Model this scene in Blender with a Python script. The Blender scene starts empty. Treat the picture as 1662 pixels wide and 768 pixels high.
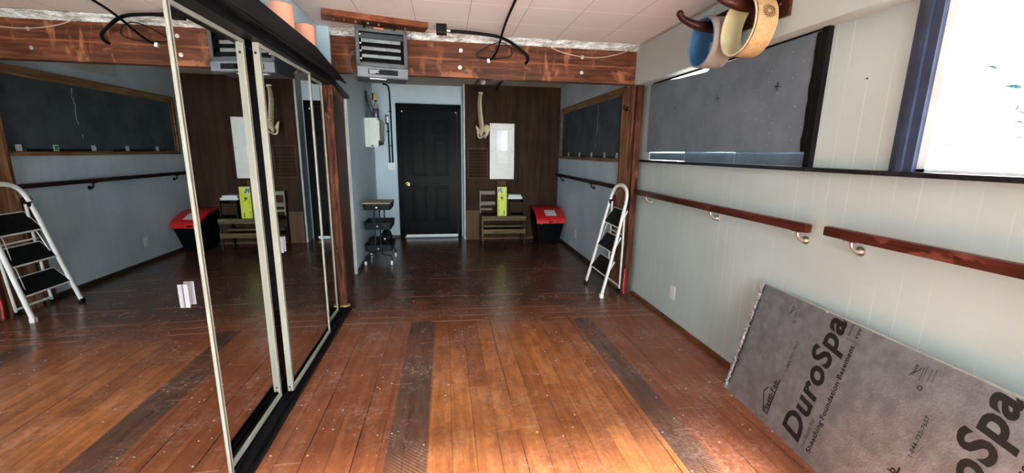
import bpy, bmesh, math, random
from mathutils import Matrix, Vector
random.seed(7)
PI = math.pi
scene = bpy.context.scene
C = scene.collection

# ------------------------------------------------------------------ camera
CAM_H = 1.43
MR = Matrix(((0.98755851, 0.01811243, -0.15620542),
             (-0.15665529, 0.19977142, -0.9672386),
             (0.01368634, 0.97967511, 0.20012337)))
cd = bpy.data.cameras.new('camera')
cam = bpy.data.objects.new('camera', cd)
C.objects.link(cam)
cd.sensor_width = 36
cd.lens = 673.0 / 1662.0 * 36
cd.clip_start = 0.02
cam.matrix_world = Matrix.Translation((0, 0, CAM_H)) @ MR.to_4x4()
scene.camera = cam

# ------------------------------------------------------------------ light and exposure
scene.view_settings.view_transform = 'Standard'
scene.view_settings.look = 'None'
scene.view_settings.exposure = 0.90
scene.view_settings.gamma = 1
scene.view_settings.use_curve_mapping = False
SKY = 17.0
world = bpy.data.worlds.new('sky')
scene.world = world
world.use_nodes = True
bg = world.node_tree.nodes['Background']
bg.inputs[0].default_value = (0.84, 0.95, 1.0, 1)
bg.inputs[1].default_value = SKY


def portal(name, loc, rot, sx, sy):
    l = bpy.data.lights.new(name, 'AREA')
    l.shape = 'RECTANGLE'
    l.size = sx
    l.size_y = sy
    l.cycles.is_portal = True
    o = bpy.data.objects.new(name, l)
    C.objects.link(o)
    o.location = loc
    o.rotation_euler = rot
    return o


portal('window_portal', (2.08, 0.30, 1.72), (0, PI / 2, 0), 0.72, 2.30)
portal('doorway_portal', (0.45, -4.63, 1.25), (PI / 2, 0, 0), 2.8, 2.3)


sl = bpy.data.lights.new('sun', 'SUN')
sl.energy = 50
sl.color = (1.0, .95, .88)
sl.angle = math.radians(3.0)
so = bpy.data.objects.new('sun', sl)
C.objects.link(so)
so.rotation_euler = Vector((-.06, 1.0, -.387)).to_track_quat('-Z', 'Y').to_euler()

# ------------------------------------------------------------------ node helper
class E:
    """a socket with arithmetic"""
    def __init__(s, nt, sock): s.nt = nt; s.s = sock
    def _m(s, op, *o, clamp=False):
        n = s.nt.nodes.new('ShaderNodeMath'); n.operation = op; n.use_clamp = clamp
        for i, v in enumerate((s,) + o):
            if isinstance(v, E): s.nt.links.new(v.s, n.inputs[i])
            else: n.inputs[i].default_value = v
        return E(s.nt, n.outputs[0])
    def __add__(s, o): return s._m('ADD', o)
    def __sub__(s, o): return s._m('SUBTRACT', o)
    def __mul__(s, o): return s._m('MULTIPLY', o)
    def __truediv__(s, o): return s._m('DIVIDE', o)
    def gt(s, o): return s._m('GREATER_THAN', o)
    def lt(s, o): return s._m('LESS_THAN', o)
    def floor(s): return s._m('FLOOR')
    def fract(s): return s._m('FRACT')
    def abs(s): return s._m('ABSOLUTE')
    def inv(s): return (s * -1.0) + 1.0
    def between(s, a, b): return s.gt(a) * s.lt(b)
    def step(s, a, b):
        n = s.nt.nodes.new('ShaderNodeMapRange'); n.interpolation_type = 'SMOOTHSTEP'
        s.nt.links.new(s.s, n.inputs[0]); n.inputs[1].default_value = a; n.inputs[2].default_value = b
        return E(s.nt, n.outputs[0])


class Mat:
    def __init__(s, name, color=(.5, .5, .5), rough=.5, metal=0.0, spec=.5, coord='Object'):
        s.m = bpy.data.materials.new(name); s.m.use_nodes = True; s.nt = s.m.node_tree
        s.b = s.nt.nodes['Principled BSDF']
        s.b.inputs['Base Color'].default_value = (*color, 1)
        s.b.inputs['Roughness'].default_value = rough
        s.b.inputs['Metallic'].default_value = metal
        s.b.inputs['Specular IOR Level'].default_value = spec
        t = s.nt.nodes.new('ShaderNodeTexCoord')
        s.co = t.outputs[coord]
    def xyz(s):
        n = s.nt.nodes.new('ShaderNodeSeparateXYZ'); s.nt.links.new(s.co, n.inputs[0])
        return [E(s.nt, n.outputs[i]) for i in range(3)]
    def vec(s, *v):
        n = s.nt.nodes.new('ShaderNodeCombineXYZ')
        for i, a in enumerate(v):
            if isinstance(a, E): s.nt.links.new(a.s, n.inputs[i])
            else: n.inputs[i].default_value = a
        return n.outputs[0]
    def noise(s, scale=5, detail=3, rough=.5, stretch=(1, 1, 1), vec=None, dist=0):
        mp = s.nt.nodes.new('ShaderNodeMapping'); mp.inputs['Scale'].default_value = stretch
        s.nt.links.new(vec or s.co, mp.inputs[0])
        n = s.nt.nodes.new('ShaderNodeTexNoise'); n.inputs['Scale'].default_value = scale
        n.inputs['Detail'].default_value = detail; n.inputs['Roughness'].default_value = rough
        n.inputs['Distortion'].default_value = dist
        s.nt.links.new(mp.outputs[0], n.inputs[0])
        return E(s.nt, n.outputs[0])
    def white(s, vec):
        n = s.nt.nodes.new('ShaderNodeTexWhiteNoise'); n.noise_dimensions = '3D'
        s.nt.links.new(vec, n.inputs[0]); return E(s.nt, n.outputs[0])
    def voro(s, scale, vec=None, rnd=1.0):
        n = s.nt.nodes.new('ShaderNodeTexVoronoi'); n.inputs['Scale'].default_value = scale
        n.inputs['Randomness'].default_value = rnd
        s.nt.links.new(vec or s.co, n.inputs[0])
        sp = s.nt.nodes.new('ShaderNodeSeparateColor'); s.nt.links.new(n.outputs['Color'], sp.inputs[0])
        return E(s.nt, n.outputs['Distance']), E(s.nt, sp.outputs[0])
    def mix(s, f, a, b):
        n = s.nt.nodes.new('ShaderNodeMix'); n.data_type = 'RGBA'
        if isinstance(f, E): s.nt.links.new(f.s, n.inputs[0])
        else: n.inputs[0].default_value = f
        for i, v in ((6, a), (7, b)):
            if isinstance(v, tuple): n.inputs[i].default_value = (*v, 1)
            else: s.nt.links.new(v, n.inputs[i])
        return n.outputs[2]
    def color(s, sock): s.nt.links.new(sock, s.b.inputs['Base Color']); return s
    def rough(s, e): s.nt.links.new(e.s, s.b.inputs['Roughness']); return s
    def bump(s, e, strength=.3, dist=.01):
        n = s.nt.nodes.new('ShaderNodeBump'); n.inputs['Strength'].default_value = strength
        n.inputs['Distance'].default_value = dist
        s.nt.links.new(e.s, n.inputs['Height']); s.nt.links.new(n.outputs[0], s.b.inputs['Normal']); return s


def plain(name, c, rough=.5, metal=0.0, var=.12, scale=9, bump=0.0, spec=.5):
    m = Mat(name, c, rough, metal, spec)
    n = m.noise(scale, 4, .6)
    m.color(m.mix(n.step(.3, .7), tuple(x * (1 - var) for x in c), tuple(min(1, x * (1 + var)) for x in c)))
    if bump: m.bump(m.noise(scale * 6, 3, .6), bump, .004)
    return m.m


def wood(name, dark, light, knot=None, axis=0, rough=.5, scale=1.0, kt=(.60, .68), gs=(.32, .70), bmp=.25):
    m = Mat(name, dark, rough, spec=.1)
    st = [14 * scale] * 3; st[axis] = 1.1 * scale
    g = m.noise(2.2, 6, .65, tuple(st), dist=.6)
    col = m.mix(g.step(*gs), dark, light)
    big = m.noise(2.5, 2, .5)
    col = m.mix(big.step(.35, .75) * .45, col, tuple(x * .55 for x in dark))
    if knot:
        st2 = [7.0] * 3; st2[axis] = 5.0
        k = m.noise(.85, 4, .62, tuple(st2), dist=.5)
        col = m.mix(k.step(*kt), col, knot)
    m.color(col)
    m.bump(g, bmp, .004 if bmp < .3 else .02)
    return m.m


# ------------------------------------------------------------------ materials
M = {}
M['black'] = plain('black_paint', (.006, .006, .007), .42, var=.3, spec=.08)
M['black_matte'] = plain('black_matte', (.008, .008, .009), .8, var=.3, spec=.15)
M['black_ledge'] = plain('black_gloss_ledge', (.014, .013, .018), .22, var=.3)
M['door_black'] = plain('black_door_paint', (.0040, .0048, .0052), .32, var=.3, spec=.014)
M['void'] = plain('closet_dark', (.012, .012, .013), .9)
M['cream'] = plain('cream_metal', (.25, .245, .205), .5, var=.06, spec=.12)
M['white_metal'] = plain('white_powder_coat', (.74, .76, .74), .35, var=.05)
M['white_plastic'] = plain('white_plastic', (.72, .74, .72), .4, var=.04)
M['conduit_grey'] = plain('grey_conduit', (.09, .085, .08), .6, spec=.2)
M['jamb'] = plain('jamb_paint', (.42, .44, .43), .6)
M['pull'] = plain('pull_plastic', (.20, .20, .225), .45, var=.04)
M['steel'] = plain('zinc_steel', (.62, .60, .57), .3, 1.0)
M['nickel'] = plain('satin_nickel', (.75, .66, .56), .3, 1.0)
M['brass'] = plain('brass', (.80, .60, .25), .25, 1.0)
M['beam'] = wood('stained_beam_wood', (.050, .017, .010), (.155, .052, .026), (.30, .115, .05), 0, .42, kt=(.56, .74))
def seam(mm):
    nt = mm.node_tree; b = nt.nodes['Principled BSDF']; lk = b.inputs['Base Color'].links[0]; src = lk.from_socket
    h = Mat.__new__(Mat); h.m = mm; h.nt = nt; h.b = b
    h.co = [n for n in nt.nodes if n.type == 'TEX_COORD'][0].outputs['Object']
    x, y, z = h.xyz()
    d = (z - 2.222 + (h.noise(6, 3, .6) - .5) * .016).abs()
    f = d.step(.010, .0) * .6 * h.noise(4, 3, .6).step(.30, .55)
    # flame-like upright knots
    k = h.noise(1.0, 4, .6, (11, 3, 2.6), dist=.5).step(.54, .70) * h.noise(2.1, 2, .5).step(.42, .6)
    c = h.mix(f, src, (.36, .12, .045)); c = h.mix(k * .70, c, (.38, .155, .07))
    nt.links.new(c, b.inputs['Base Color'])
seam(M['beam'])
M['plank'] = wood('stained_plank', (.10, .028, .013), (.24, .080, .032), None, 0, .4)
M['post'] = wood('stained_post', (.016, .006, .004), (.150, .052, .028), (.24, .11, .055), 2, .6, 1.5, kt=(.60, .75), gs=(.34, .64), bmp=.7)
M['post_tan'] = wood('tan_post', (.10, .042, .020), (.40, .20, .105), (.46, .26, .14), 2, .6, .8, gs=(.36, .62))
M['rail'] = wood('handrail_stain', (.040, .010, .007), (.105, .027, .017), (.19, .06, .04), 1, .3)
M['rail_dark'] = wood('rear_rail_stain', (.022, .010, .009), (.05, .022, .018), None, 1, .4)
M['hook'] = wood('carved_dark_wood', (.022, .007, .005), (.085, .024, .014), (.14, .05, .03), 0, .28)
M['base_brown'] = wood('baseboard_brown', (.12, .045, .018), (.22, .09, .035), None, 1, .5)
M['base_dark'] = plain('baseboard_dark', (.035, .020, .014), .5)
M['frame_wood'] = wood('window_trim_wood', (.16, .085, .035), (.36, .21, .10), None, 1, .6)
M['ply'] = wood('dark_plywood', (.026, .014, .008), (.050, .028, .016), None, 2, .75, .35)
M['ply_red'] = wood('brown_plywood_door', (.040, .019, .012), (.085, .038, .022), None, 2, .5, .4)
M['ply_light'] = wood('light_plywood', (.095, .050, .028), (.15, .082, .046), None, 2, .6, .4)
M['block'] = plain('pine_block', (.52, .36, .16), .6)
M['bench'] = wood('weathered_bench', (.075, .053, .027), (.18, .135, .070), None, 0, .6)
M['bench_pale'] = wood('pale_slat', (.17, .155, .12), (.30, .28, .23), None, 0, .6)
M['bench_dark'] = wood('dark_crate', (.018, .014, .010), (.045, .033, .022), None, 0, .6)
M['yellow_box'] = plain('lime_carton', (.50, .60, .02), .45, var=.06)
M['print_black'] = plain('black_print', (.012, .013, .012), .5)
M['print_grey'] = plain('grey_print', (.25, .25, .25), .5)
M['paper'] = plain('paper', (.55, .58, .60), .6, var=.05)
M['red'] = plain('red_plastic', (.50, .012, .016), .32, var=.1)
M['bin_black'] = plain('black_tote', (.004, .0045, .005), .45, spec=.04)
M['bone'] = plain('bone_plastic', (.52, .46, .30), .5, var=.2, scale=40)
M['trolley'] = plain('charcoal_metal', (.013, .017, .021), .42, var=.1, spec=.08)
M['trolley_top'] = wood('trolley_wood_top', (.28, .19, .10), (.42, .30, .17), None, 0, .5)
M['bag'] = plain('black_bag', (.007, .007, .008), .12, bump=.4, scale=5)
M['heater'] = plain('heater_steel', (.032, .039, .046), .5, var=.1)
M['heater_lt'] = plain('heater_panel', (.085, .10, .118), .4, var=.08)
M['orange'] = plain('orange_label', (.62, .10, .03), .5)
M['fins'] = plain('aluminium_fins', (.40, .42, .42), .4, .5)
M['salmon'] = plain('salmon_foam', (.66, .30, .20), .7, var=.04)
M['blue'] = plain('blue_liner', (.035, .135, .30), .5, var=.08)
M['blue_rim'] = plain('blue_grey_rim', (.16, .25, .36), .5)
M['greige'] = plain('greige_felt', (.30, .25, .21), .85, var=.1, bump=.4, scale=60)
M['cork'] = plain('cork', (.46, .27, .12), .7, var=.16, bump=.3, scale=40)
M['cream_foam'] = plain('cream_liner', (.66, .62, .36), .55, var=.05)
M['cream_rim'] = plain('cream_rim', (.74, .66, .42), .5)
M['bottle'] = plain('dark_violet_bottle', (.05, .05, .09), .2)
M['bottle_clear'] = plain('grey_bottle', (.22, .25, .27), .2)
M['spray_yellow'] = plain('yellow_trigger', (.45, .33, .06), .4)
M['cabinet'] = plain('mint_white_cabinet', (.52, .58, .55), .4, var=.04)
M['tray_brown'] = plain('brown_tray', (.045, .028, .016), .35)
M['green'] = plain('green_label', (.03, .30, .10), .5)
M['wire_tan'] = plain('tan_wire', (.42, .30, .22), .6)
M['foam_white'] = plain('bead_foam', (.45, .45, .42), .9, bump=.5, scale=30)
M['window_trim'] = plain('navy_trim', (.034, .046, .085), .35, var=.25)
M['sash'] = plain('white_sash', (.80, .90, .92), .4, var=.05)
M['rear_ceiling'] = plain('rear_ceiling_paint', (.40, .36, .31), .8, var=.05)
M['soffit'] = plain('soffit_paint', (.45, .52, .51), .6, var=.02, scale=3)
M['leaf'] = plain('leaf_grey_green', (.018, .040, .046), .7, spec=.05)
M['ground'] = plain('outdoor_ground', (.45, .44, .40), .9)
M['tread'] = plain('black_rubber_tread', (.007, .007, .008), .5, var=.3, scale=30, spec=.06)
M['redstrap'] = plain('red_strap', (.55, .03, .04), .5)
M['brown_board'] = plain('brown_level_board', (.10, .045, .03), .6, var=.3)

# mirror
m = Mat('mirror', (.80, .83, .83), .0, 1.0); M['mirror'] = m.m
# glass
m = Mat('window_glass', (1, 1, 1), 0.0); m.b.inputs['Transmission Weight'].default_value = 1
m.b.inputs['IOR'].default_value = 1.02; M['glass'] = m.m

# blue-grey rear paint and pale front panelling (vertical grooves)
def panelling(name, c, axis, grooves, groove_c, rough=.55, blotch=.06):
    m = Mat(name, c, rough)
    X = m.xyz(); a = X[axis]
    idx = (a / .1016).floor()
    r = m.white(m.vec(idx, 3.3, 1.7))
    # irregular groove widths: two families
    f = (a / .1016 + r * .28).fract()
    g = f.lt(.045) * m.noise(3, 2, .5, (1, 1, .6)).step(.35, .62)
    big = m.noise(1.6, 3, .5)
    col = m.mix(big.step(.3, .7), tuple(x * (1 - blotch) for x in c), tuple(x * (1 + blotch) for x in c))
    fine = m.noise(60, 2, .5)
    col = m.mix(fine.step(.62, .8) * .10, col, tuple(x * .75 for x in c))
    col = m.mix(g * grooves, col, groove_c)
    m.color(col)
    m.bump(g.inv(), .15, .002)
    return m.m


M['panel_front'] = panelling('pale_grey_panelling', (.46, .56, .56), 1, .50, (.70, .79, .78))
M['panel_rear'] = panelling('blue_grey_panelling', (.50, .64, .73), 1, .6, (.68, .80, .87), blotch=.10)
m = Mat('blue_grey_paint', (.23, .31, .36), .6)
n = m.noise(2.0, 3, .5)
m.color(m.mix(n.step(.3, .7), (.42, .55, .63), (.47, .60, .68))); M['blue_paint'] = m.m

# ceiling tiles
m = Mat('ceiling_tile', (.6, .5, .47), .75)
x, y, z = m.xyz()
gx = ((x - .195) / .4 + .006).fract().lt(.012); gy = ((y - 3.10) / .39 + .010).fract().lt(.028)
st = m.noise(1.1, 2, .5).step(.45, .72)
col = m.mix(st * .35, (.78, .74, .72), (.70, .58, .53))
col = m.mix(gy * .8, col, (.98, .95, .92)); col = m.mix(gx * .75, col, (.24, .21, .20))
m.color(col); m.bump((gx + gy).inv(), .2, .002); M['ceiling'] = m.m

# foil facing of the insulation board
m = Mat('foil_facing', (.30, .30, .315), .36, .82)
n1 = m.noise(120, 3, .6); n2 = m.noise(13, 6, .7)
m.color(m.mix(n2.step(.35, .7), (.46, .49, .53), (.70, .735, .775)))
m.b.inputs['Roughness'].default_value = .30; m.bump(n1, .45, .003); M['foil'] = m.m
m = Mat('crinkled_foil', (.70, .72, .72), .25, .9); m.bump(m.noise(40, 4, .7), 1.0, .02); M['foil_bright'] = m.m
# vapour barrier
m = Mat('vapour_barrier', (.55, .60, .60), .28, .35)
n = m.noise(9, 5, .7, (1, 3, 3)); m.color(m.mix(n.step(.35, .65), (.36, .34, .31), (.90, .95, .95)))
m.bump(n, .8, .03); M['barrier'] = m.m

# speckled dark foam board
def speckled(name, a, b, dots=.5):
    m = Mat(name, a, .75, spec=.25)
    n = m.noise(5, 4, .6)
    col = m.mix(n.step(.3, .7), a, b)
    d, r = m.voro(26); col = m.mix(d.lt(.085) * r.gt(.60) * dots, col, (.42, .44, .46))
    d2, r2 = m.voro(75); col = m.mix(d2.lt(.17) * r2.gt(.70) * dots * .6, col, (.30, .32, .34))
    m.color(col); return m.m
M['foamboard'] = speckled('grey_graphite_board', (.115, .150, .182), (.155, .195, .230), .8)
M['foamboard_strip'] = speckled('graphite_strip', (.11, .155, .20), (.15, .20, .25), .4)
m = Mat('rear_board', (.05, .06, .07), .7, spec=.04)
n = m.noise(4, 4, .6); col = m.mix(n.step(.3, .7), (.050, .066, .082), (.078, .100, .118))
x, y, z = m.xyz()
cr = (y - 5.05 + (m.noise(5, 3, .6) - .5) * .10 + z * .03).abs().lt(.004) * z.between(1.5, 2.0) * m.noise(8, 2, .5).gt(.47)
m.color(m.mix(cr, col, (.6, .62, .6))); M['rear_board'] = m.m

# ------------------------------------------------------------------ floor
m = Mat('plank_floor', (.2, .08, .03), .28)
x, y, z = m.xyz()
wob = (m.noise(2.0, 2, .5) - .5) * .012
cross = y.between(3.37, 4.02)
inv = cross.inv()
a = (x * inv) + (y * cross) + wob
b = (y * inv) + (x * cross)
fa = (a + .109) / .1155
idx = fa.floor(); rid = m.white(m.vec(idx, 1.5, cross))
bb = b / 1.5 + rid * 3.0
seg = bb.floor(); pid = m.white(m.vec(idx, seg, 7.7))
fr = fa.fract()
wide = rid.gt(.62)
gap = fr.lt(.048) * ((wide * .5) + .5) * m.noise(1.7, 2, .5, (1, 1, 1), vec=m.vec(idx, b * .5, 0.0)).step(.30, .50)
joint = bb.fract().lt(.0045)
st_l = x.between(-.305, -.110) * y.lt(3.40)
st_r = x.between(1.082, 1.245) * y.lt(3.30)
strip = st_l + st_r
centre = x.between(-.110, 1.082) * y.lt(3.28)
gvec = m.vec(a * 26.0, b * 3.0, pid * 40.0)
grain = m.noise(1.0, 5, .6, vec=gvec, dist=.3)
cgrain = m.noise(3.2, 5, .6)
mott = m.noise(11, 7, .78)
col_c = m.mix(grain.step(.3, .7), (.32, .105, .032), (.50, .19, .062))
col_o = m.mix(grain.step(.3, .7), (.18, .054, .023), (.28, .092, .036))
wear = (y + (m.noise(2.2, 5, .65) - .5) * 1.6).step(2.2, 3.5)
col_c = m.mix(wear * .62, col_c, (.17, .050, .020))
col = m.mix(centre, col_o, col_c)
col = m.mix(pid * .50, col, (.15, .046, .022))
dk = m.mix(grain.step(.3, .7), (.060, .034, .026), (.105, .060, .045))
# diagonal ribs on the old sill strips near the camera
rib = ((y * 46.0) + (x * 38.0) + wob * 200.0).fract().lt(.42) * y.lt(1.95 + .0)
dk = m.mix(rib * .55 * m.noise(4, 2, .5).step(.35, .6), dk, (.28, .13, .06))
col = m.mix(strip, col, dk)
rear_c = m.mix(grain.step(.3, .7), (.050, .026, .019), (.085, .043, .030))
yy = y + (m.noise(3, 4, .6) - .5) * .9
col = m.mix(yy.step(3.15, 4.1), col, rear_c)  # rear boards darker: dark stain plus light falloff put into the colour
col = m.mix(gap * .9, col, (.012, .007, .005))
col = m.mix(joint * .55, col, (.38, .25, .17))
red = m.noise(2.4, 6, .75).step(.42, .66)
col = m.mix(red * .5, col, (.17, .050, .022))
col = m.mix(mott.step(.42, .72) * .5, col, (.11, .040, .024))
scuff = m.noise(2.6, 6, .75).step(.44, .70)
col = m.mix(scuff * .60 * m.noise(38, 5, .75).step(.42, .66), col, (.36, .255, .215))
fine = m.noise(48, 4, .8, (1, .55, 1)).step(.60, .72) * m.noise(2.6, 3, .6).step(.30, .80)
col = m.mix(fine * .8, col, (.52, .42, .36))
d, r = m.voro(17); col = m.mix(d.lt(.075) * r.gt(.55), col, (.72, .66, .60))
d2, r2 = m.voro(46); col = m.mix(d2.lt(.09) * r2.gt(.80) * .8, col, (.66, .58, .52))
# long pale cross scratches and joints in the transition rows
yl = y + x * .045
scr = (yl - 3.50).abs().lt(.005) + (yl - 3.66).abs().lt(.004) + (yl - 4.02).abs().lt(.004) + (yl - 3.385).abs().lt(.006) + (yl - 4.62).abs().lt(.005) + (yl - 4.95).abs().lt(.004)
col = m.mix(scr._m('MINIMUM', 1.0) * .65 * m.noise(2.3, 3, .5).step(.42, .55), col, (.46, .30, .22))
m.color(col)
m.b.inputs['Roughness'].default_value = .25
m.bump((gap.inv() * 1.0) + grain * .12, .35, .004)
m.b.inputs['Specular IOR Level'].default_value = .5
M['floor'] = m.m


# ------------------------------------------------------------------ mesh builder
class MB:
    def __init__(s): s.bm = bmesh.new()
    def box(s, x0, x1, y0, y1, z0, z1, bev=0.0, mat=None):
        b = bmesh.new()
        bmesh.ops.create_cube(b, size=1)
        for v in b.verts:
            v.co = Vector(((x0 + x1) / 2 + v.co.x * (x1 - x0), (y0 + y1) / 2 + v.co.y * (y1 - y0), (z0 + z1) / 2 + v.co.z * (z1 - z0)))
        if bev: bmesh.ops.bevel(b, geom=b.edges[:], offset=bev, segments=2, affect='EDGES', profile=.6)
        s.merge(b, mat); return s
    def merge(s, b, mat=None):
        if mat: b.transform(mat)
        me = bpy.data.meshes.new('t'); b.to_mesh(me); b.free(); s.bm.from_mesh(me); bpy.data.meshes.remove(me)
    def bar(s, p, q, w, t, up=(0, 0, 1), bev=0.0):
        p = Vector(p); q = Vector(q); d = q - p; L = d.length; zz = d.normalized()
        xx = Vector(up).cross(zz)
        if xx.length < 1e-4: xx = Vector((1, 0, 0))
        xx.normalize(); yy = zz.cross(xx)
        mt = Matrix((xx, yy, zz)).transposed().to_4x4(); mt.translation = (p + q) / 2
        b = MB(); b.box(-w / 2, w / 2, -t / 2, t / 2, -L / 2, L / 2, bev); s.merge(b.bm, mt); return s
    def cyl(s, p, q, r, r2=None, seg=16, caps=True):
        p = Vector(p); q = Vector(q); d = q - p
        b = bmesh.new(); bmesh.ops.create_cone(b, cap_ends=caps, segments=seg, radius1=r, radius2=r if r2 is None else r2, depth=d.length)
        mt = d.to_track_quat('Z', 'Y').to_matrix().to_4x4(); mt.translation = (p + q) / 2
        s.merge(b, mt); return s
    def sphere(s, c, r, sc=(1, 1, 1), seg=16):
        b = bmesh.new(); bmesh.ops.create_uvsphere(b, u_segments=seg, v_segments=seg // 2 + 2, radius=r)
        s.merge(b, Matrix.Translation(c) @ Matrix.Diagonal((*sc, 1))); return s
    def tube(s, pts, r, seg=10, flat=None, smooth=0):
        P = [Vector(p) for p in pts]
        for _ in range(smooth):
            Q = [P[0]]
            for i in range(len(P) - 1):
                Q += [P[i].lerp(P[i + 1], .25), P[i].lerp(P[i + 1], .75)]
            Q.append(P[-1]); P = Q
        rs = r if isinstance(r, (list, tuple)) else None
        rings = []; ref = None
        for i, p in enumerate(P):
            t = (P[min(i + 1, len(P) - 1)] - P[max(i - 1, 0)]).normalized()
            if ref is None:
                ref = Vector((0, 0, 1)) if abs(t.z) < .9 else Vector((1, 0, 0))
            u = (ref - t * ref.dot(t)).normalized(); ref = u; w = t.cross(u)
            if rs:
                k = i / (len(P) - 1) * (len(rs) - 1); k0 = int(min(k, len(rs) - 2)) if len(rs) > 1 else 0
                rr = rs[k0] + (rs[k0 + 1] - rs[k0]) * (k - k0)
            else: rr = r
            fu, fw = flat or (1, 1)
            rings.append([s.bm.verts.new(p + u * math.cos(2 * PI * j / seg) * rr * fu + w * math.sin(2 * PI * j / seg) * rr * fw) for j in range(seg)])
        for A, B in zip(rings, rings[1:]):
            for j in range(seg):
                s.bm.faces.new((A[j], A[(j + 1) % seg], B[(j + 1) % seg], B[j]))
        s.bm.faces.new(rings[0][::-1]); s.bm.faces.new(rings[-1]); return s
    def prism(s, poly, axis, a, b):
        """poly of 2-D points, extruded along axis (0,1,2) from a to b"""
        def mk(p, t):
            l = list(p); l.insert(axis, t); return s.bm.verts.new(l)
        A = [mk(p, a) for p in poly]; B = [mk(p, b) for p in poly]; n = len(poly)
        s.bm.faces.new(A[::-1]); s.bm.faces.new(B)
        for i in range(n): s.bm.faces.new((A[i], A[(i + 1) % n], B[(i + 1) % n], B[i]))
        return s
    def lathe(s, prof, c=(0, 0, 0), seg=24, mt=None):
        b = bmesh.new(); R = []
        for r, zz in prof: R.append([b.verts.new((r * math.cos(2 * PI * j / seg), r * math.sin(2 * PI * j / seg), zz)) for j in range(seg)])
        for A, B in zip(R, R[1:]):
            for j in range(seg): b.faces.new((A[j], A[(j + 1) % seg], B[(j + 1) % seg], B[j]))
        b.faces.new(R[0][::-1]); b.faces.new(R[-1])
        s.merge(b, mt if mt else Matrix.Translation(c)); return s
    def ring(s, ri, ro, x0, x1, seg=64):
        """hollow ring about the x axis, open ended wall"""
        b = s.bm; R = []
        for j in range(seg):
            t = 2 * PI * j / seg; c, sn = math.cos(t), math.sin(t)
            R.append([b.verts.new((x0, ri * c, ri * sn)), b.verts.new((x1, ri * c, ri * sn)), b.verts.new((x1, ro * c, ro * sn)), b.verts.new((x0, ro * c, ro * sn))])
        for j in range(seg):
            A = R[j]; B = R[(j + 1) % seg]
            for k in range(4): b.faces.new((A[k], A[(k + 1) % 4], B[(k + 1) % 4], B[k]))
        return s
    def build(s, name, mat, parent=None, smooth=False, kind=None, label=None):
        bmesh.ops.recalc_face_normals(s.bm, faces=s.bm.faces[:])
        me = bpy.data.meshes.new(name); s.bm.to_mesh(me); s.bm.free()
        if smooth:
            me.polygons.foreach_set('use_smooth', [True] * len(me.polygons))
            me.set_sharp_from_angle(angle=math.radians(40))
        o = bpy.data.objects.new(name, me); C.objects.link(o)
        me.materials.append(mat)
        if parent:
            o.parent = parent
            o.matrix_parent_inverse = root_inv(parent)
        if kind: o['kind'] = kind
        if label: o['label'] = label
        return o


def root_inv(p):
    mt = Matrix.Identity(4)
    while p:
        mt = mt @ p.matrix_parent_inverse.inverted() if False else mt
        # all geometry is written in world space, so undo every ancestor's own location
        mt = Matrix.Translation(-p.location) @ mt
        p = p.parent
        break
    return mt


def thing(name, label, cat, loc=(0, 0, 0), group=None):
    o = bpy.data.objects.new(name, None); C.objects.link(o); o.location = loc; o.empty_display_size = .1
    o['label'] = label; o['category'] = cat
    if group: o['group'] = group
    return o


def tag(o, label, cat, group=None):
    o['label'] = label; o['category'] = cat
    if group: o['group'] = group
    return o


def struct(name, mb, mat, parent=None, label=None):
    return mb.build(name, mat, parent, kind='structure', label=label)


# ------------------------------------------------------------------ the room shell
XW = 1.91          # right wall, front bay
XR = 1.85          # right wall, rear bay
XC = -1.02         # wall above the closet
YB = -4.5          # wall behind the camera
YBEAM = 3.93
ZC = 2.42

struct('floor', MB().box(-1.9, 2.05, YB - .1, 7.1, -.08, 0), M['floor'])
struct('ceiling', MB().box(-1.2, 2.05, YB - .1, 3.87, ZC, ZC + .06), M['ceiling'])
struct('ceiling_rear', MB().box(-1.3, 2.05, 3.99, 7.15, 2.44, 2.50), M['rear_ceiling'])
struct('trim_1', MB().box(-1.2, 2.05, 3.86, 4.0, 2.50, 2.54), M['rear_ceiling'])
# front right wall around its two openings
w = MB()
Z0, Z1 = 1.372, 2.062
w.box(XW, XW + .12, YB - .1, 4.205, 0, Z0)
w.box(XW, XW + .12, YB - .1, 4.205, Z1, 2.48)
w.box(XW, XW + .12, 1.53, 1.94, Z0, Z1)
w.box(XW, XW + .12, 3.745, 4.205, Z0, Z1)
w.box(XW, XW + .12, YB - .1, -.85, Z0, Z1)
struct('wall_right', w, M['panel_front'])
struct('wall_right_rear', MB().box(XR, XR + .10, 4.205, 7.1, 0, 2.47), M['panel_rear'])
struct('wall_far', MB().box(-1.25, .30, 7.0, 7.1, 0, 2.47), M['blue_paint'])
struct('wall_far_plywood', MB().box(.318, XR, 6.75, 6.80, 0, 2.44), M['ply'])
struct('trim_2', MB().box(.292, .318, 6.745, 7.0, 0, 2.44), M['jamb'])
# left side: rear bay wall (paint), plywood sliding panel, closet
lw = MB()
lw.prism([(-1.047, 4.93), (-1.10, 7.02), (-1.20, 7.02), (-1.147, 4.93)], 2, 0, 2.46)
struct('wall_left_rear', lw, M['blue_paint'])
struct('trim_3', MB().prism([(-1.036, 4.905), (-1.038, 4.93), (-1.15, 4.93), (-1.15, 4.905)], 2, 0, 2.0), M['jamb'])
pw = MB().prism([(-.925, 3.87), (-1.070, 4.905), (-1.10, 4.905), (-1.0, 3.87)], 2, 0, 1.90)
struct('wall_left_plywood', pw, M['ply_red'])
struct('trim_4', MB().prism([(-.922, 3.87), (-1.067, 4.905), (-1.10, 4.905), (-1.0, 3.87)], 2, 1.90, 1.965), M['frame_wood'])
struct('trim_5', MB().prism([(-.90, 3.87), (-1.010, 4.905), (-1.08, 4.905), (-.98, 3.87)], 2, 1.965, 2.0), M['black'])
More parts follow.
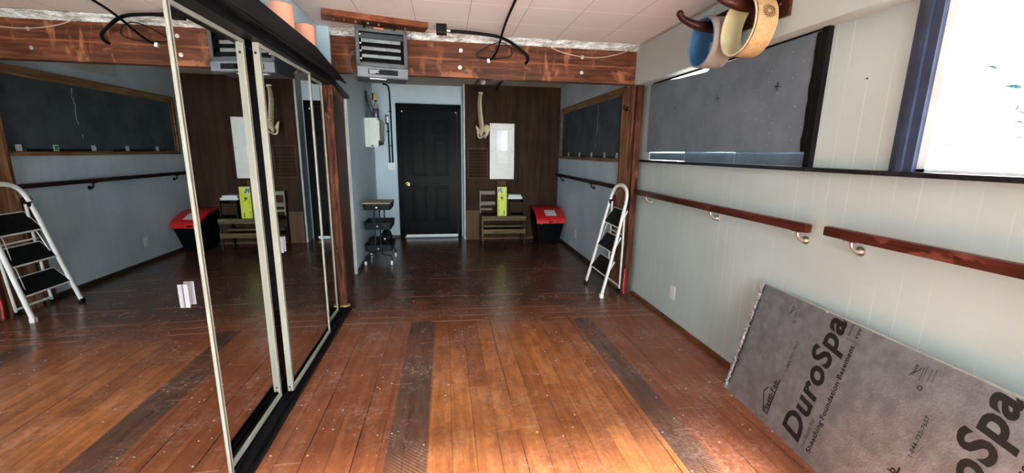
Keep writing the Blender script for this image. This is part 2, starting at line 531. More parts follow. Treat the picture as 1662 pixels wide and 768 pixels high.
struct('wall_left_over_plywood', MB().prism([(-.925, 3.87), (-1.04, 4.93), (-1.15, 4.93), (-1.03, 3.87)], 2, 2.0, 2.46), M['blue_paint'])
struct('wall_left', MB().box(XC - .10, XC, YB - .1, 3.93, 2.0, 2.48), M['blue_paint'])
struct('closet_wall', MB().box(-1.75, -1.70, YB - .1, 3.9, 0, 2.05).box(-1.75, -1.0, 3.82, 3.87, 0, 2.0).box(-1.75, XC - .1, YB, 3.87, 2.0, 2.05), M['void'])
# wall behind the camera with the wide glazed doorway the daylight comes through
bw = MB()
bw.box(-1.75, -.95, YB - .12, YB, 0, 2.48).box(1.85, 2.03, YB - .12, YB, 0, 2.48).box(-.95, 1.85, YB - .12, YB, 2.38, 2.48).box(-.95, 1.85, YB - .12, YB, 0, .08)
struct('wall_back', bw, M['panel_front'])
gd = MB()
for xx in (-.95, .43, 1.80): gd.box(xx, xx + .05, YB - .10, YB - .04, .08, 2.38)
gd.box(-.95, 1.85, YB - .10, YB - .04, 2.33, 2.38).box(-.95, 1.85, YB - .10, YB - .04, .08, .13)
d2 = struct('door_2', gd, M['black'])
# soffit above the windows
struct('soffit', MB().box(1.80, XW, YB, YBEAM - .001, 2.062, ZC + .02), M['soffit'])
struct('baseboard_right', MB().box(1.885, XW, YB, 3.85, 0, .028), M['base_brown'])
struct('baseboard_right_rear', MB().box(1.828, XR, 4.0, 6.75, 0, .045), M['base_dark'])
struct('baseboard_far', MB().box(-1.10, -.74, 6.975, 7.0, 0, .04), M['base_dark'])
struct('baseboard_far_plywood', MB().box(.318, 1.83, 6.73, 6.75, 0, .03), M['ply_light'])
struct('baseboard_left_rear', MB().prism([(-1.045, 4.93), (-1.098, 7.0), (-1.078, 7.0), (-1.025, 4.93)], 2, 0, .035), M['base_dark'])
struct('ground', MB().box(-14, 22, -22, 22, -.35, -.30), M['ground'])

# window 1 : the bright one
wf = MB()
wf.box(XW - .022, XW + .03, 1.443, 1.535, Z0, Z1 + .0)
wf.box(XW - .034, XW - .020, 1.478, 1.50, Z0, Z1)
f1 = struct('window_1', wf, M['window_trim'])
sa = MB()
sa.box(XW + .0, XW + .05, 1.412, 1.443, Z0, Z1).box(XW + .0, XW + .05, -.85, 1.443, Z1 - .022, Z1).box(XW + .0, XW + .05, -.85, 1.443, Z0, Z0 + .012).box(XW + .0, XW + .05, -.85, -.81, Z0, Z1)
struct('window_sash', sa, M['sash'], f1)
struct('window_pane', MB().box(XW + .03, XW + .034, -.815, 1.42, Z0 + .012, Z1 - .022), M['glass'], f1)
# window 2 : the boarded one
wf = MB()
wf.box(XW - .03, XW + .03, 1.935, 1.972, Z0, Z1)
wf.box(XW - .012, XW + .03, 1.972, 1.992, Z0, Z1)
wf.box(XW - .015, XW + .05, 1.94, 3.745, Z1 - .014, Z1 - .0005)
f2 = struct('window_2', wf, M['black'])
struct('window_pane', MB().box(XW + .05, XW + .054, 1.99, 3.745, Z0, Z1 - .014), M['glass'], f2)

# ledge
struct('trim_6', MB().box(1.862, XW + .0, YB, 3.95, 1.350, 1.372, .003), M['black_ledge'])

# beam and posts
bx = MB().box(-1.05, 1.862, YBEAM, YBEAM + .085, 2.074, 2.368, .004)
bm_o = struct('trim_7', bx, M['beam'], label='knotty red-brown stained beam across the room')
struct('trim_8', MB().box(-1.02, XR, YBEAM + .06, 4.06, 2.365, 2.52), M['rear_ceiling'])
for (bx_, bz) in ((.155, 2.298), (.146, 2.157), (1.268, 2.294), (1.268, 2.160), (-.99, 2.131), (-.99, 2.28)):
    b = MB(); b.cyl((bx_, YBEAM + .0, bz), (bx_, YBEAM - .004, bz), .016, seg=20).cyl((bx_, YBEAM - .004, bz), (bx_, YBEAM - .012, bz), .008, seg=6)
    b.build('bolt', M['steel'], bm_o)
po = thing('wooden_post', 'right post under the beam, tan side and dark red-brown front, behind the stepladder', 'post', (1.84, 3.92, 0))
MB().box(1.80, 1.866, 3.852, 3.905, 0, 2.07, .003).build('post_front', M['post'], po)
MB().box(1.800, 1.866, 3.905, 4.20, 0, 2.0715, .003).build('post_side', M['post_tan'], po)
b = MB(); b.tube([(1.797, 4.06, 1.86), (1.77, 4.06, 1.86), (1.762, 4.06, 1.875), (1.765, 4.06, 1.90)], .006); b.box(1.79, 1.80, 4.045, 4.075, 1.84, 1.885)
b.build('hook', M['black'], po)
pl_ = thing('wooden_post', 'left rough red-brown post at the end of the mirror doors', 'post', (-.93, 3.79, 0))
MB().box(-.990, -.918, 3.815, 3.862, .02, 1.951, .003).build('post_body', M['post'], pl_)
MB().box(-.975, -.900, 3.810, 3.860, 0, .02).build('shim_block', M['block'], pl_, label='pale wooden shim block under the post')


# foil vapour barrier in the gap above the beam
def foil_strip():
    b = MB(); nx, nz = 150, 7; V = []
    for i in range(nx + 1):
        col = []
        for k in range(nz + 1):
            xx = -1.0 + 2.78 * i / nx; t = k / nz
            yy = 3.875 + .05 * (1 - t) + random.uniform(-.008, .008) - .0
            zz = 2.366 + .052 * t + random.uniform(-.003, .003) * (0 < k < nz)
            col.append(b.bm.verts.new((xx, yy, zz)))
        V.append(col)
    for i in range(nx):
        for k in range(nz): b.bm.faces.new((V[i][k], V[i + 1][k], V[i + 1][k + 1], V[i][k + 1]))
    o = b.build('vapour_barrier', M['barrier'])
    md = o.modifiers.new('s', 'SOLIDIFY'); md.thickness = .002
    return tag(o, 'crumpled silvery vapour barrier showing in the gap above the beam', 'vapour barrier')
foil_strip()

# ------------------------------------------------------------------ back door
dr = MB()
dx0, dx1, dzt = -.672, .196, 2.06
dr.box(dx0, dx1, 6.945, 6.985, .03, dzt)
door = struct('door_1', dr, M['door_black'])
pn = MB()
W_ = dx1 - dx0
def dpanel(x0, x1, z0, z1):
    # raised panel: moulding frame with inner raised field
    y = 6.945
    for (a, b_, c, d_) in ((x0, x1, z0, z0 + .02), (x0, x1, z1 - .02, z1), (x0, x0 + .02, z0, z1), (x1 - .02, x1, z0, z1)):
        pn.box(a, b_, y - .010, y, c, d_, .004)
    pn.box(x0 + .04, x1 - .04, y - .009, y, z0 + .04, z1 - .04, .006)
for (a, b_) in ((dx0 + .13, dx0 + .37), (dx0 + .49, dx0 + .73)):
    dpanel(a, b_, 1.70, 1.90); dpanel(a, b_, 1.03, 1.62); dpanel(a, b_, .28, .86)
pn.build('door_panel', M['door_black'], door)
dc = MB()
dc.box(-.752, dx0 - .004, 6.94, 7.0, 0, 2.15).box(dx1 + .004, .262, 6.94, 7.0, 0, 2.15).box(-.752, .262, 6.94, 7.0, dzt + .004, 2.15)
dc.box(-.735, dx0 - .004, 6.925, 6.94, 0, 2.13).box(dx1 + .02, .25, 6.925, 6.94, 0, 2.13)
dc.build('door_casing', M['door_black'], door)
MB().box(dx0 + .02, dx1, 6.936, 6.945, .025, .058).build('door_sweep', M['white_metal'], door, label='white door sweep')
kb = MB().sphere((-.605, 6.90, .89), .026, (1, .8, 1)).cyl((-.605, 6.945, .89), (-.605, 6.91, .89), .011).cyl((-.605, 6.945, .89), (-.605, 6.94, .89), .03)
kb.build('door_knob', M['brass'], door, True)
MB().cyl((-.655, 6.944, 2.03), (-.655, 6.938, 2.03), .010).cyl((.18, 6.944, 2.03), (.18, 6.938, 2.03), .010).build('screw_cap', M['white_plastic'], door)

# ------------------------------------------------------------------ closet: mirror doors, track, shelf
def mirror_door(label, xf, y0, y1, handle=None, near=True):
    t = thing('sliding_mirror_door', label, 'mirror door', (xf - .015, (y0 + y1) / 2, 0), 'sliding mirror doors of the closet')
    z0, z1 = .022, 1.95
    MB().box(xf - .014, xf - .006, y0 + .01, y1 - .01, z0 + .01, z1 - .01).build('mirror_glass', M['mirror'], t)
    for (a, b_) in ((y0, y0 + .022), (y1 - .022, y1)):
        s_ = MB().box(xf - .031, xf, a, b_, z0, z1, .002)
        st_ = s_.build('stile', M['cream'], t)
        lip = a + .016 if a == y1 - .022 else a + .004
        MB().box(xf, xf + .0012, a + .006, a + .0085, z0 + .02, z1 - .02).build('groove', M['black'], st_)
    yy = y0 - .0006
    MB().cyl((xf - .018, y0, 1.90), (xf - .018, y0 - .002, 1.90), .006).cyl((xf - .018, y0, .05), (xf - .018, y0 - .002, .05), .005).cyl((xf - .012, y0, .03), (xf - .012, y0 - .002, .03), .003).build('screw', M['black'], t)
    MB().box(xf - .03, xf, y0 + .022, y1 - .022, z1 - .018, z1, .002).build('top_rail', M['cream'], t)
    MB().box(xf - .03, xf, y0 + .022, y1 - .022, z0, z0 + .026, .002).build('bottom_rail', M['cream'], t)
    if handle:
        hy, hz = handle
        MB().box(xf - .006, xf + .010, hy, hy + .005, hz - .043, hz + .043, .001).box(xf - .006, xf - .003, hy, hy + .040, hz - .043, hz + .043, .001).box(xf - .006, xf + .010, hy + .035, hy + .040, hz - .043, hz + .043, .001).build('handle', M['pull'], t, label='white plastic finger pull')
    return t
mirror_door('nearest sliding mirror door, white pull on its edge, reflecting the stepladder', -.912, .30, 1.70, (1.552, .915))
mirror_door('sliding mirror door behind the nearest one, reflecting the yellow carton', -.960, .95, 2.362)
mirror_door('sliding mirror door reflecting the hanging spine, right of the black gap', -.912, 2.40, 3.235, (2.432, .90))
mirror_door('last, narrow-showing mirror door beside the rough red-brown post', -.962, 2.85, 3.70)
tr = MB().box(-1.02, -.872, YB, 3.805, 0, .008).box(-.878, -.870, YB, 3.805, 0, .022).box(-.906, -.902, YB, 3.805, 0, .018).box(-.952, -.948, YB, 3.805, 0, .020).box(-.999, -.995, YB, 3.805, 0, .018)
tr.build('door_track', M['black'], None, kind='structure')
hd = MB().box(-1.02, -.885, YB, 3.80, 1.952, 1.99)
struct('closet_header', hd, M['black'])
sh = thing('closet_shelf', 'long black shelf above the mirror doors with a tapered fascia', 'shelf', (-.93, 2.0, 1.99))
MB().box(XC + .001, -.84, YB, 3.80, 1.9905, 2.012).build('shelf_board', M['black'], sh)
MB().prism([(YB, 1.99), (3.93, 1.985), (3.93, 1.992), (3.11, 2.092), (YB, 2.112)], 0, -.840, -.826).build('shelf_fascia', M['black_matte'], sh)
MB().box(-.826, -.820, YB, 3.55, 1.990, 2.000).build('fascia_lip', M['black'], sh)

for i, (yy, lab) in enumerate(((2.80, 'salmon pink cylinder on the black shelf, nearer of the two'), (3.22, 'salmon pink cylinder on the black shelf, farther one by the beam'))):
    b = MB().lathe([(.0, 0), (.060, 0), (.066, .005), (.066, .232), (.060, .238), (.0001, .238)], (-.925, yy, 2.012), 40)
    tag(b.build('foam_roller', M['salmon'], None, True), lab, 'foam roller', 'salmon cylinders on the closet shelf')

# ------------------------------------------------------------------ plank on ceiling and heater
pk = MB()
A_, B_, D_, F_ = (-.852, 3.400), (-.112, 3.600), (-.150, 3.745), (-.895, 3.545)
pk.prism([A_, B_, D_, F_], 2, 2.378, ZC)
po_ = pk.build('ceiling_plank', M['plank'])
tag(po_, 'red-brown plank bolted slantwise under the ceiling above the heater', 'plank')
for t in (.10, .20, .30, .42, .52, .78):
    xx = A_[0] + (B_[0] - A_[0]) * t - .02; yy = A_[1] + (B_[1] - A_[1]) * t + .06 + .02 * ((t * 10) % 2)
    r = .008 if .25 < t < .6 else .0045
    MB().cyl((xx, yy, 2.378), (xx, yy, 2.370), r, seg=8).build('screw_head', M['steel'], po_)

def heater():
    X0, X1, Y0, Y1, ZB, ZT = -.672, -.300, 3.46, 3.70, 1.968, 2.312
    mt = Matrix.Translation((-.49, 3.62, 0)) @ Matrix.Rotation(math.radians(11), 4, 'Z') @ Matrix.Translation((.49, -3.62, 0))
    t = thing('unit_heater', 'grey louvred electric heater hung under the ceiling plank', 'heater', (-.49, 3.62, ZB))
    def fin(mb, n, m_, par=t, **k):
        mb.bm.transform(mt); return mb.build(n, m_, par, **k)
    LO = 2.045
    b = MB().box(X0, X0 + .012, Y0, Y1, ZB, ZT).box(X1 - .012, X1, Y0, Y1, ZB, ZT).box(X0, X1, Y0, Y1, ZT - .012, ZT).box(X0, X1, Y1 - .012, Y1, ZB, ZT).box(X0, X1, Y0 + .01, Y1, LO - .01, LO)
    b.box(X0 + .01, X1 - .01, Y0 + .0, Y1, ZB, ZB + .010)
    fin(b, 'casing', M['heater'])
    b = MB().box(X0, X1, Y0 - .008, Y0 + .004, LO, LO + .028, .002).box(X0, X1, Y0 - .008, Y0 + .004, ZT - .022, ZT, .002).box(X0, X0 + .026, Y0 - .008, Y0 + .004, LO, ZT, .002).box(X1 - .026, X1, Y0 - .008, Y0 + .004, LO, ZT, .002)
    fin(b, 'front_frame', M['heater'])
    b = MB()
    n = 46
    for i in range(n):
        xx = X0 + .045 + (X1 - X0 - .09) * i / (n - 1)
        b.box(xx - .0014, xx + .0014, Y0 + .045, Y0 + .09, LO + .035, ZT - .03)
    fin(b, 'heating_fins', M['fins'])
    fin(MB().box(X0 + .02, X1 - .02, Y0 + .10, Y0 + .105, LO, ZT - .01), 'inner_back', M['black_matte'])
    for k in range(4):
        zc = LO + .052 + k * .054 + (.006 if k == 3 else 0)
        b = MB().box(-(X1 - X0) / 2 + .028, (X1 - X0) / 2 - .028, -.020, .020, -.0015, .0015)
        b.bm.transform(Matrix.Translation(((X0 + X1) / 2, Y0 + .014, zc)) @ Matrix.Rotation(math.radians(52 if k < 3 else 75), 4, 'X'))
        lv = fin(b, 'louver', M['heater'] if k == 3 else M['black'])
        bb_ = MB().box(X0 + .028, X0 + .040, Y0 - .010, Y0 - .006, zc - .004, zc + .005); fin(bb_, 'louver_clip', M['fins'], lv)
    fin(MB().box(X0 + .004, X1 - .001, Y0 - .016, Y0 + .01, ZB + .006, LO - .003, .003), 'control_panel', M['heater_lt'])
    fin(MB().box(X0 + .08, X1 - .075, Y0 - .0172, Y0 - .016, ZB + .020, LO - .018), 'control_label', M['black'])
    kx = X0 + .19
    b = MB().cyl((kx, Y0 - .017, ZB + .040), (kx, Y0 - .030, ZB + .040), .014).box(kx - .003, kx + .003, Y0 - .034, Y0 - .03, ZB + .028, ZB + .052)
    fin(b, 'thermostat_knob', M['black'])
    b = MB().box(kx + .055, kx + .085, Y0 - .019, Y0 - .017, ZB + .028, ZB + .05); fin(b, 'switch', M['black'])
    b = MB()
    for (a0, a1, z0, z1) in ((.088, .16, .050, .053), (.088, .15, .042, .045), (.088, .155, .034, .037), (.088, .13, .026, .029)):
        b.box(X0 + a0, X0 + a1, Y0 - .0178, Y0 - .0171, ZB + z0, ZB + z1)
    fin(b, 'printed_lines', M['paper'])
    fin(MB().box(X0 + .09, X1 - .16, Y0 + .03, Y0 + .07, ZB - .004, ZB), 'drip_plate', M['white_metal'])
    fin(MB().box(X0 + .135, X0 + .205, Y0 - .006, Y0 + .05, ZT, ZT + .010), 'warning_label', M['orange'], label='orange warning label')
    for (hx, hy) in ((X0 + .07, Y0 + .11), (X1 - .08, Y0 + .10)):
        b = MB().cyl((hx, hy, ZT), (hx, hy, 2.379), .008)
        fin(b, 'hanger', M['black'])
    return t
heater()
b = MB().tube([(-.672, 3.66, 2.20), (-.71, 3.66, 2.19), (-.735, 3.66, 2.13), (-.73, 3.66, 2.06), (-.70, 3.66, 2.015), (-.672, 3.66, 2.0)], .006, smooth=2)
tag(b.build('flexible_conduit', M['conduit_grey'], None, True), 'grey flexible conduit looping at the left side of the heater', 'conduit')

# junction box, conduit, cord, wire at the beam
jb = thing('junction_box', 'black electrical box under the ceiling where the plank ends', 'electrical box', (-.005, 3.66, ZC))
MB().box(-.050, .032, 3.60, 3.69, 2.352, ZC, .004).build('box_body', M['black'], jb)
MB().cyl((.032, 3.64, 2.378), (.060, 3.645, 2.378), .012).build('connector', M['steel'], jb, True)
b = MB().tube([(.060, 3.645, 2.378), (.16, 3.66, 2.382), (.32, 3.70, 2.385), (.48, 3.73, 2.378), (.58, 3.78, 2.35), (.67, 3.83, 2.31), (.745, 3.87, 2.272), (.755, 3.89, 2.235), (.735, 3.925, 2.215)], .013, smooth=3)
co = b.build('black_conduit', M['black'], None, True)
tag(co, 'thick black conduit from the electrical box bending down onto the beam', 'conduit')
b = MB().tube([(.475, 2.75, ZC - .01), (.478, 3.0, 2.410), (.476, 3.35, 2.400), (.475, 3.55, 2.375), (.472, 3.70, 2.33), (.460, 3.82, 2.275), (.43, 3.88, 2.235), (.405, 3.915, 2.225)], .009, smooth=3)
cr_ = b.build('hanging_cord', M['black'], None, True)
tag(cr_, 'black cord hanging from the ceiling to a plug on the beam', 'cord')
MB().box(.385, .412, 3.90, 3.93, 2.205, 2.235, .003).build('plug', M['white_plastic'], cr_, label='pale plug')
b = MB().tube([(.405, 3.90, 2.24), (.33, 3.88, 2.235), (.27, 3.87, 2.25), (.34, 3.86, 2.30), (.42, 3.85, 2.345), (.50, 3.84, 2.365), (.58, 3.85, 2.335), (.61, 3.86, 2.28), (.58, 3.87, 2.25), (.48, 3.88, 2.237), (.41, 3.90, 2.235)], .0045, smooth=3)
tag(b.build('cable_loop', M['black'], None, True), 'thin black cable looped around the plug on the beam', 'cable')
b = MB().tube([(.93, 3.90, 2.372), (1.02, 3.91, 2.335), (1.13, 3.915, 2.31), (1.27, 3.915, 2.292), (1.42, 3.915, 2.292), (1.56, 3.91, 2.318), (1.68, 3.90, 2.355), (1.77, 3.88, 2.395), (1.792, 3.7, 2.405), (1.792, 3.2, 2.408), (1.792, 2.4, 2.41), (1.792, 1.2, 2.41)], .0045, smooth=3)
tag(b.build('sagging_wire', M['wire_tan'], None, True), 'thin tan wire sagging across the right half of the beam', 'wire')

# ------------------------------------------------------------------ boards over the windows
fb = thing('window_board', 'large grey speckled foam board blocking the window above the ledge', 'foam board', (1.90, 2.9, 1.44))
MB().prism([(1.985, 1.448), (3.750, 1.444), (3.762, 2.047), (3.45, 2.044), (3.30, 2.030), (2.92, 2.018), (2.86, 2.040), (1.975, 2.049)], 0, XW - .028, XW - .004).build('board', M['foamboard'], fb)
b = MB()
for (cy, cz, s_) in ((2.22, 1.815, .024), (2.76, 1.815, .020), (3.30, 1.80, .018)):
    p0 = XW - .0285
    if cy > 3.2: s_ *= .6
    b.bar((p0, cy - s_, cz - .003), (p0, cy + s_, cz + .003), .0042, .0042).bar((p0, cy, cz - s_), (p0, cy + .002, cz + s_), .0042, .0042, (1, 0, 0))
b.build('pencil_cross', M['print_black'], fb, label='pencilled plus marks')
b = MB()
pts = []
zz = 1.452
y_ = 1.984
poly = [(1.992, 1.45)]
while zz < 2.04:
    poly.append((1.992 + random.uniform(.004, .016), zz)); zz += random.uniform(.02, .05)
poly.append((1.996, 2.045)); poly.append((1.975, 2.045)); poly.append((1.975, 1.45))
MB().prism(poly, 0, XW - .0315, XW - .0281).build('torn_edge', M['black'], fb, label='ragged black edge tape')
for i, (a, b_, lab) in enumerate(((2.0, 2.56, 'right'), (2.565, 3.16, 'middle'), (3.165, 3.7445, 'left'))):
    o = MB().box(XW + .006, XW + .022, a, b_, Z0 + (.0035 if i == 2 else .0005), (1.450, 1.4460, 1.4405)[i]).build('foam_strip', M['foamboard_strip'])
    tag(o, '%s one of the three blue-grey strips below the speckled board' % lab, 'foam strip', 'foam strips under the window board')
# rear boarded window
rf = MB()
rf.box(XR - .03, XR, 4.21, 6.58, 2.06, 2.10).box(XR - .03, XR, 4.21, 6.58, 1.335, 1.372).box(XR - .03, XR, 6.55, 6.59, 1.335, 2.10)
rf.box(XR - .018, XR, 4.21, 6.55, 2.02, 2.06).box(XR - .018, XR, 6.51, 6.55, 1.372, 2.06)
wr = struct('window_3', rf, M['frame_wood'])
o = MB().box(XR - .012, XR - .002, 4.21, 6.51, 1.372, 2.02).build('rear_window_board', M['rear_board'])
tag(o, 'dark blue-grey board in the wood-framed rear window', 'foam board')
for (a, b_) in ((4.40, 5.15), (5.40, 6.30)):  # black strips stand in for the shade in the gap under the board
    o = MB().box(XR - .020, XR - .0125, a, b_, 1.373, 1.398).build('gap_shade_strip', M['black'])
    tag(o, 'black strip for the shaded gap along the foot of the rear window board, %s half' % ('nearer' if a < 5 else 'farther'), 'gap strip', 'gap strips in the rear window')
for (yy, mt_, lab) in ((4.32, 'paper', 'white tape tab nearest the post on the rear window board'), (4.68, 'green', 'green and white tab on the rear window board'), (5.12, 'paper', 'white tab in the middle of the rear window board'), (5.60, 'paper', 'fourth white tab from the post on the rear window board'), (6.12, 'paper', 'white tab on the far end of the rear window board')):
    r_ = MB().box(XR - .023, XR - .0205, yy - .028, yy + .028, 1.378, 1.435)
    o = r_.build('tape_tab', M['paper'])
    tag(o, lab, 'tape', 'tape tabs on the rear window board')
    if mt_ == 'green': MB().box(XR - .0245, XR - .023, yy - .018, yy + .02, 1.385, 1.428).build('tab_centre', M['green'], o, label='green centre')
o = MB().box(XR - .006, XR - .001, 4.95, 5.65, 2.20, 2.34).build('wall_patch', M['panel_front'])
tag(o, 'pale patch board on the rear right wall above the wood-framed window', 'board')

# ------------------------------------------------------------------ handrails
def rail(label, x, y0, y1, z, brackets, mat, zs=.048, group='wall handrails', bm_='nickel'):
    t = thing('handrail', label, 'handrail', (x, (y0 + y1) / 2, z), group)
    MB().box(x - .021, x + .021, y0, y1, z - zs / 2, z + zs / 2, .010).build('rail', M[mat], t, True)
    wall = XW if x > 1.80 and y0 < 3.9 else XR
    for yb in brackets:
        b = MB().cyl((wall, yb, z - .075), (wall - .006, yb, z - .075), .022, seg=20).sphere((wall - .008, yb, z - .075), .013)
        b.tube([(wall - .006, yb, z - .078), (wall - .035, yb, z - .075), (x + .004, yb, z - .055), (x, yb, z - zs / 2 - .004)], [.010, .008, .007, .008], smooth=2)
        b.box(x - .012, x + .012, yb - .034, yb + .034, z - zs / 2 - .005, z - zs / 2)
        b.cyl((x, yb + .028, z - zs / 2 - .010), (x, yb + .028, z - zs / 2 - .004), .006)
        b.build('bracket', M[bm_], t, True, label='pale metal rail bracket')
    return t
rail('long dark red-brown handrail under the speckled window board', 1.845, 1.835, 3.85, 1.062, (3.62, 2.65, 1.90), 'rail')
rail('dark red-brown handrail under the bright window, nearest the camera', 1.845, .35, 1.735, 1.072, (1.60, .6), 'rail')
rail('dark thin handrail on the blue-grey rear wall behind the ladder', 1.805, 4.22, 6.66, 1.075, (6.40, 5.0), 'rail_dark', .042, bm_='black')

# outlets
def outlet(label, x, y, z):
    t = thing('wall_outlet', label, 'outlet', (x, y, z), 'wall outlets')
    MB().box(x - .005, x, y - .036, y + .036, z - .058, z + .058, .002).build('cover_plate', M['white_plastic'], t)
    for dz in (-.021, .021):
        s_ = MB().box(x - .0065, x - .005, y - .016, y + .016, z + dz - .014, z + dz + .014, .001).build('socket', M['white_plastic'], t)
        MB().box(x - .0068, x - .0065, y - .008, y - .006, z + dz - .005, z + dz + .006).box(x - .0068, x - .0065, y + .006, y + .008, z + dz - .005, z + dz + .006).build('slot', M['black'], s_)
outlet('white outlet low on the pale front right wall', XW, 3.13, .265)
outlet('white outlet low on the blue-grey rear wall behind the ladder', XR, 5.683, .273)
o = MB().cyl((XW, 1.72, 1.78), (XW - .002, 1.72, 1.78), .004).build('nail_hole', M['black'])
tag(o, 'small dark hole in the pale wall between the two front windows', 'hole')

# ------------------------------------------------------------------ yoga wheels on hooks
hk = thing('wall_hook_rack', 'dark carved wooden rack with two curled pegs on the soffit', 'hook rack', (1.79, 2.45, 2.3))
MB().prism([(2.10, 2.150), (2.83, 2.178), (2.83, 2.33), (2.10, 2.33)], 0, 1.782, 1.80).build('back_plate', M['hook'], hk)
def peg(y, z):
    b = MB().tube([(1.785, y, z - .015), (1.72, y, z - .030), (1.65, y + .004, z - .030), (1.58, y + .010, z - .014), (1.535, y + .018, z + .006), (1.508, y + .024, z + .026), (1.502, y + .024, z + .042)], [.046, .038, .031, .024, .020, .019, .020], seg=14, smooth=2)
    b.sphere((1.500, y + .024, z + .044), .022)
    b.build('peg', M['hook'], hk, True)
peg(2.655, 2.265); peg(2.31, 2.285)
b = MB()
for (yy, zz) in ((2.16, 2.22), (2.16, 2.30), (2.77, 2.30)):
    b = MB().cyl((1.782, yy, zz), (1.779, yy, zz), .006); b.build('screw', M['steel'], hk)

def wheel(name, label, c, R, wdt, tilt, yaw, m_out, m_in, m_rim, group):
    t = thing(name, label, 'yoga wheel', c, group)
    mt = Matrix.Translation(c) @ Matrix.Rotation(math.radians(yaw), 4, 'Z') @ Matrix.Rotation(math.radians(tilt), 4, 'Y')
    def go(mb, n, m_, par=t, **k): mb.bm.transform(mt); return mb.build(n, m_, par, **k)
    th = .011
    go(MB().ring(R - th * .45, R, -wdt / 2 + .003, wdt / 2 - .003, 96), 'outer_wrap', M[m_out], smooth=True)
    go(MB().ring(R - th, R - th * .45, -wdt / 2 + .003, wdt / 2 - .003, 96), 'inner_liner', M[m_in], smooth=True)
    for s_ in (-1, 1):
        a = s_ * wdt / 2
        go(MB().ring(R - th - .001, R - .0015, min(a, a - s_ * .004), max(a, a - s_ * .004), 96), 'rim', M[m_rim], smooth=True)
    return t, mt
wheel('yoga_wheel', 'blue-lined yoga wheel with greige outside hanging on the left peg', (1.690, 2.605, 2.128), .152, .145, 1, -3, 'greige', 'blue', 'blue_rim', 'yoga wheels on the hook rack')
yt, ymt = wheel('yoga_wheel', 'cream-lined cork yoga wheel with a mandala hanging on the right peg', (1.690, 2.278, 2.135), .158, .124, 2, -3, 'cork', 'cream_foam', 'cream_rim', 'yoga wheels on the hook rack')
# thin black line near the front rim and the printed mandala, wrapped on the cork
b = MB().ring(.1570, .1590, -.0575, -.0530, 96); b.bm.transform(ymt); b.build('edge_line', M['print_black'], yt)
def mandala(R, ang, x0):
    b = MB()
    def P(u, v): # u along axis, v around
        a = ang + v / R
        return Vector((x0 + u, (R + .0008) * math.cos(a), (R + .0008) * math.sin(a)))
    def seg(u0, v0, u1, v1, w=.0011):
        b.bar(P(u0, v0), P(u1, v1), w, .0008, up=(1, 0, 0) if abs(u1 - u0) < abs(v1 - v0) else (0, 1, 0))
    def circ(r, n=28, cu=0, cv=0, w=.0011):
        for i in range(n):
            a0, a1 = 2 * PI * i / n, 2 * PI * (i + 1) / n
            seg(cu + r * math.cos(a0), cv + r * math.sin(a0), cu + r * math.cos(a1), cv + r * math.sin(a1), w)
    circ(.008, 14); circ(.015, 20); circ(.027, 32, w=.0018); circ(.031, 32)
    for i in range(12):
        a = 2 * PI * i / 12
        seg(.008 * math.cos(a), .008 * math.sin(a), .027 * math.cos(a), .027 * math.sin(a))
        circ(.0045, 8, .021 * math.cos(a + .26), .021 * math.sin(a + .26))
    for i in range(18):
        a = 2 * PI * i / 18
        seg(.031 * math.cos(a), .031 * math.sin(a), .039 * math.cos(a), .039 * math.sin(a), .003)
    b.bm.transform(ymt); b.build('mandala_print', M['print_black'], yt)
mandala(.158, math.radians(166), .008)


# ------------------------------------------------------------------ insulation board leaning on the wall
A0 = Vector((1.71, 2.123, 0.0)); U = Vector((-.0559347, -.99843443, 0)); V = Vector((.23253099, -.01302695, .97250174)); N = U.cross(V).normalized()
BL, BH, BT = 2.44, .700, .038
def bmat():
    mt = Matrix((U, V, N)).transposed().to_4x4(); mt.translation = A0; return mt
BM_ = bmat()
ib = thing('insulation_board', 'foil-faced rigid insulation board leaning on the pale right wall', 'insulation board', A0)
def onb(mb, n, m_, par=ib, **k): mb.bm.transform(BM_); return mb.build(n, m_, par, **k)
onb(MB().box(.004, BL, .004, BH, -BT, -.0012), 'foam_core', M['foam_white'])
onb(MB().box(.0, BL, .0, BH - .001, -.0012, 0), 'foil_facing', M['foil'])
# folded ragged foil along the left end
b = MB(); V0 = []
n = 60
for i in range(n + 1):
    v = BH * i / n
    row = [Vector((-.010 + random.uniform(-.007, .004), v, .001 + random.uniform(0, .003))), Vector((.003 + random.uniform(-.002, .004), v, .0035 + random.uniform(-.001, .002))), Vector((.012 + random.uniform(-.004, .007), v, .001))]
    V0.append([b.bm.verts.new(p) for p in row] + [b.bm.verts.new(Vector((-.006 + random.uniform(-.004, .002), v, -BT * .8)))])
for i in range(n):
    a, c = V0[i], V0[i + 1]
    b.bm.faces.new((a[0], a[1], c[1], c[0])); b.bm.faces.new((a[1], a[2], c[2], c[1])); b.bm.faces.new((a[3], a[0], c[0], c[3]))
onb(b, 'ragged_foil_edge', M['foil_bright'], label='torn bright foil edge')

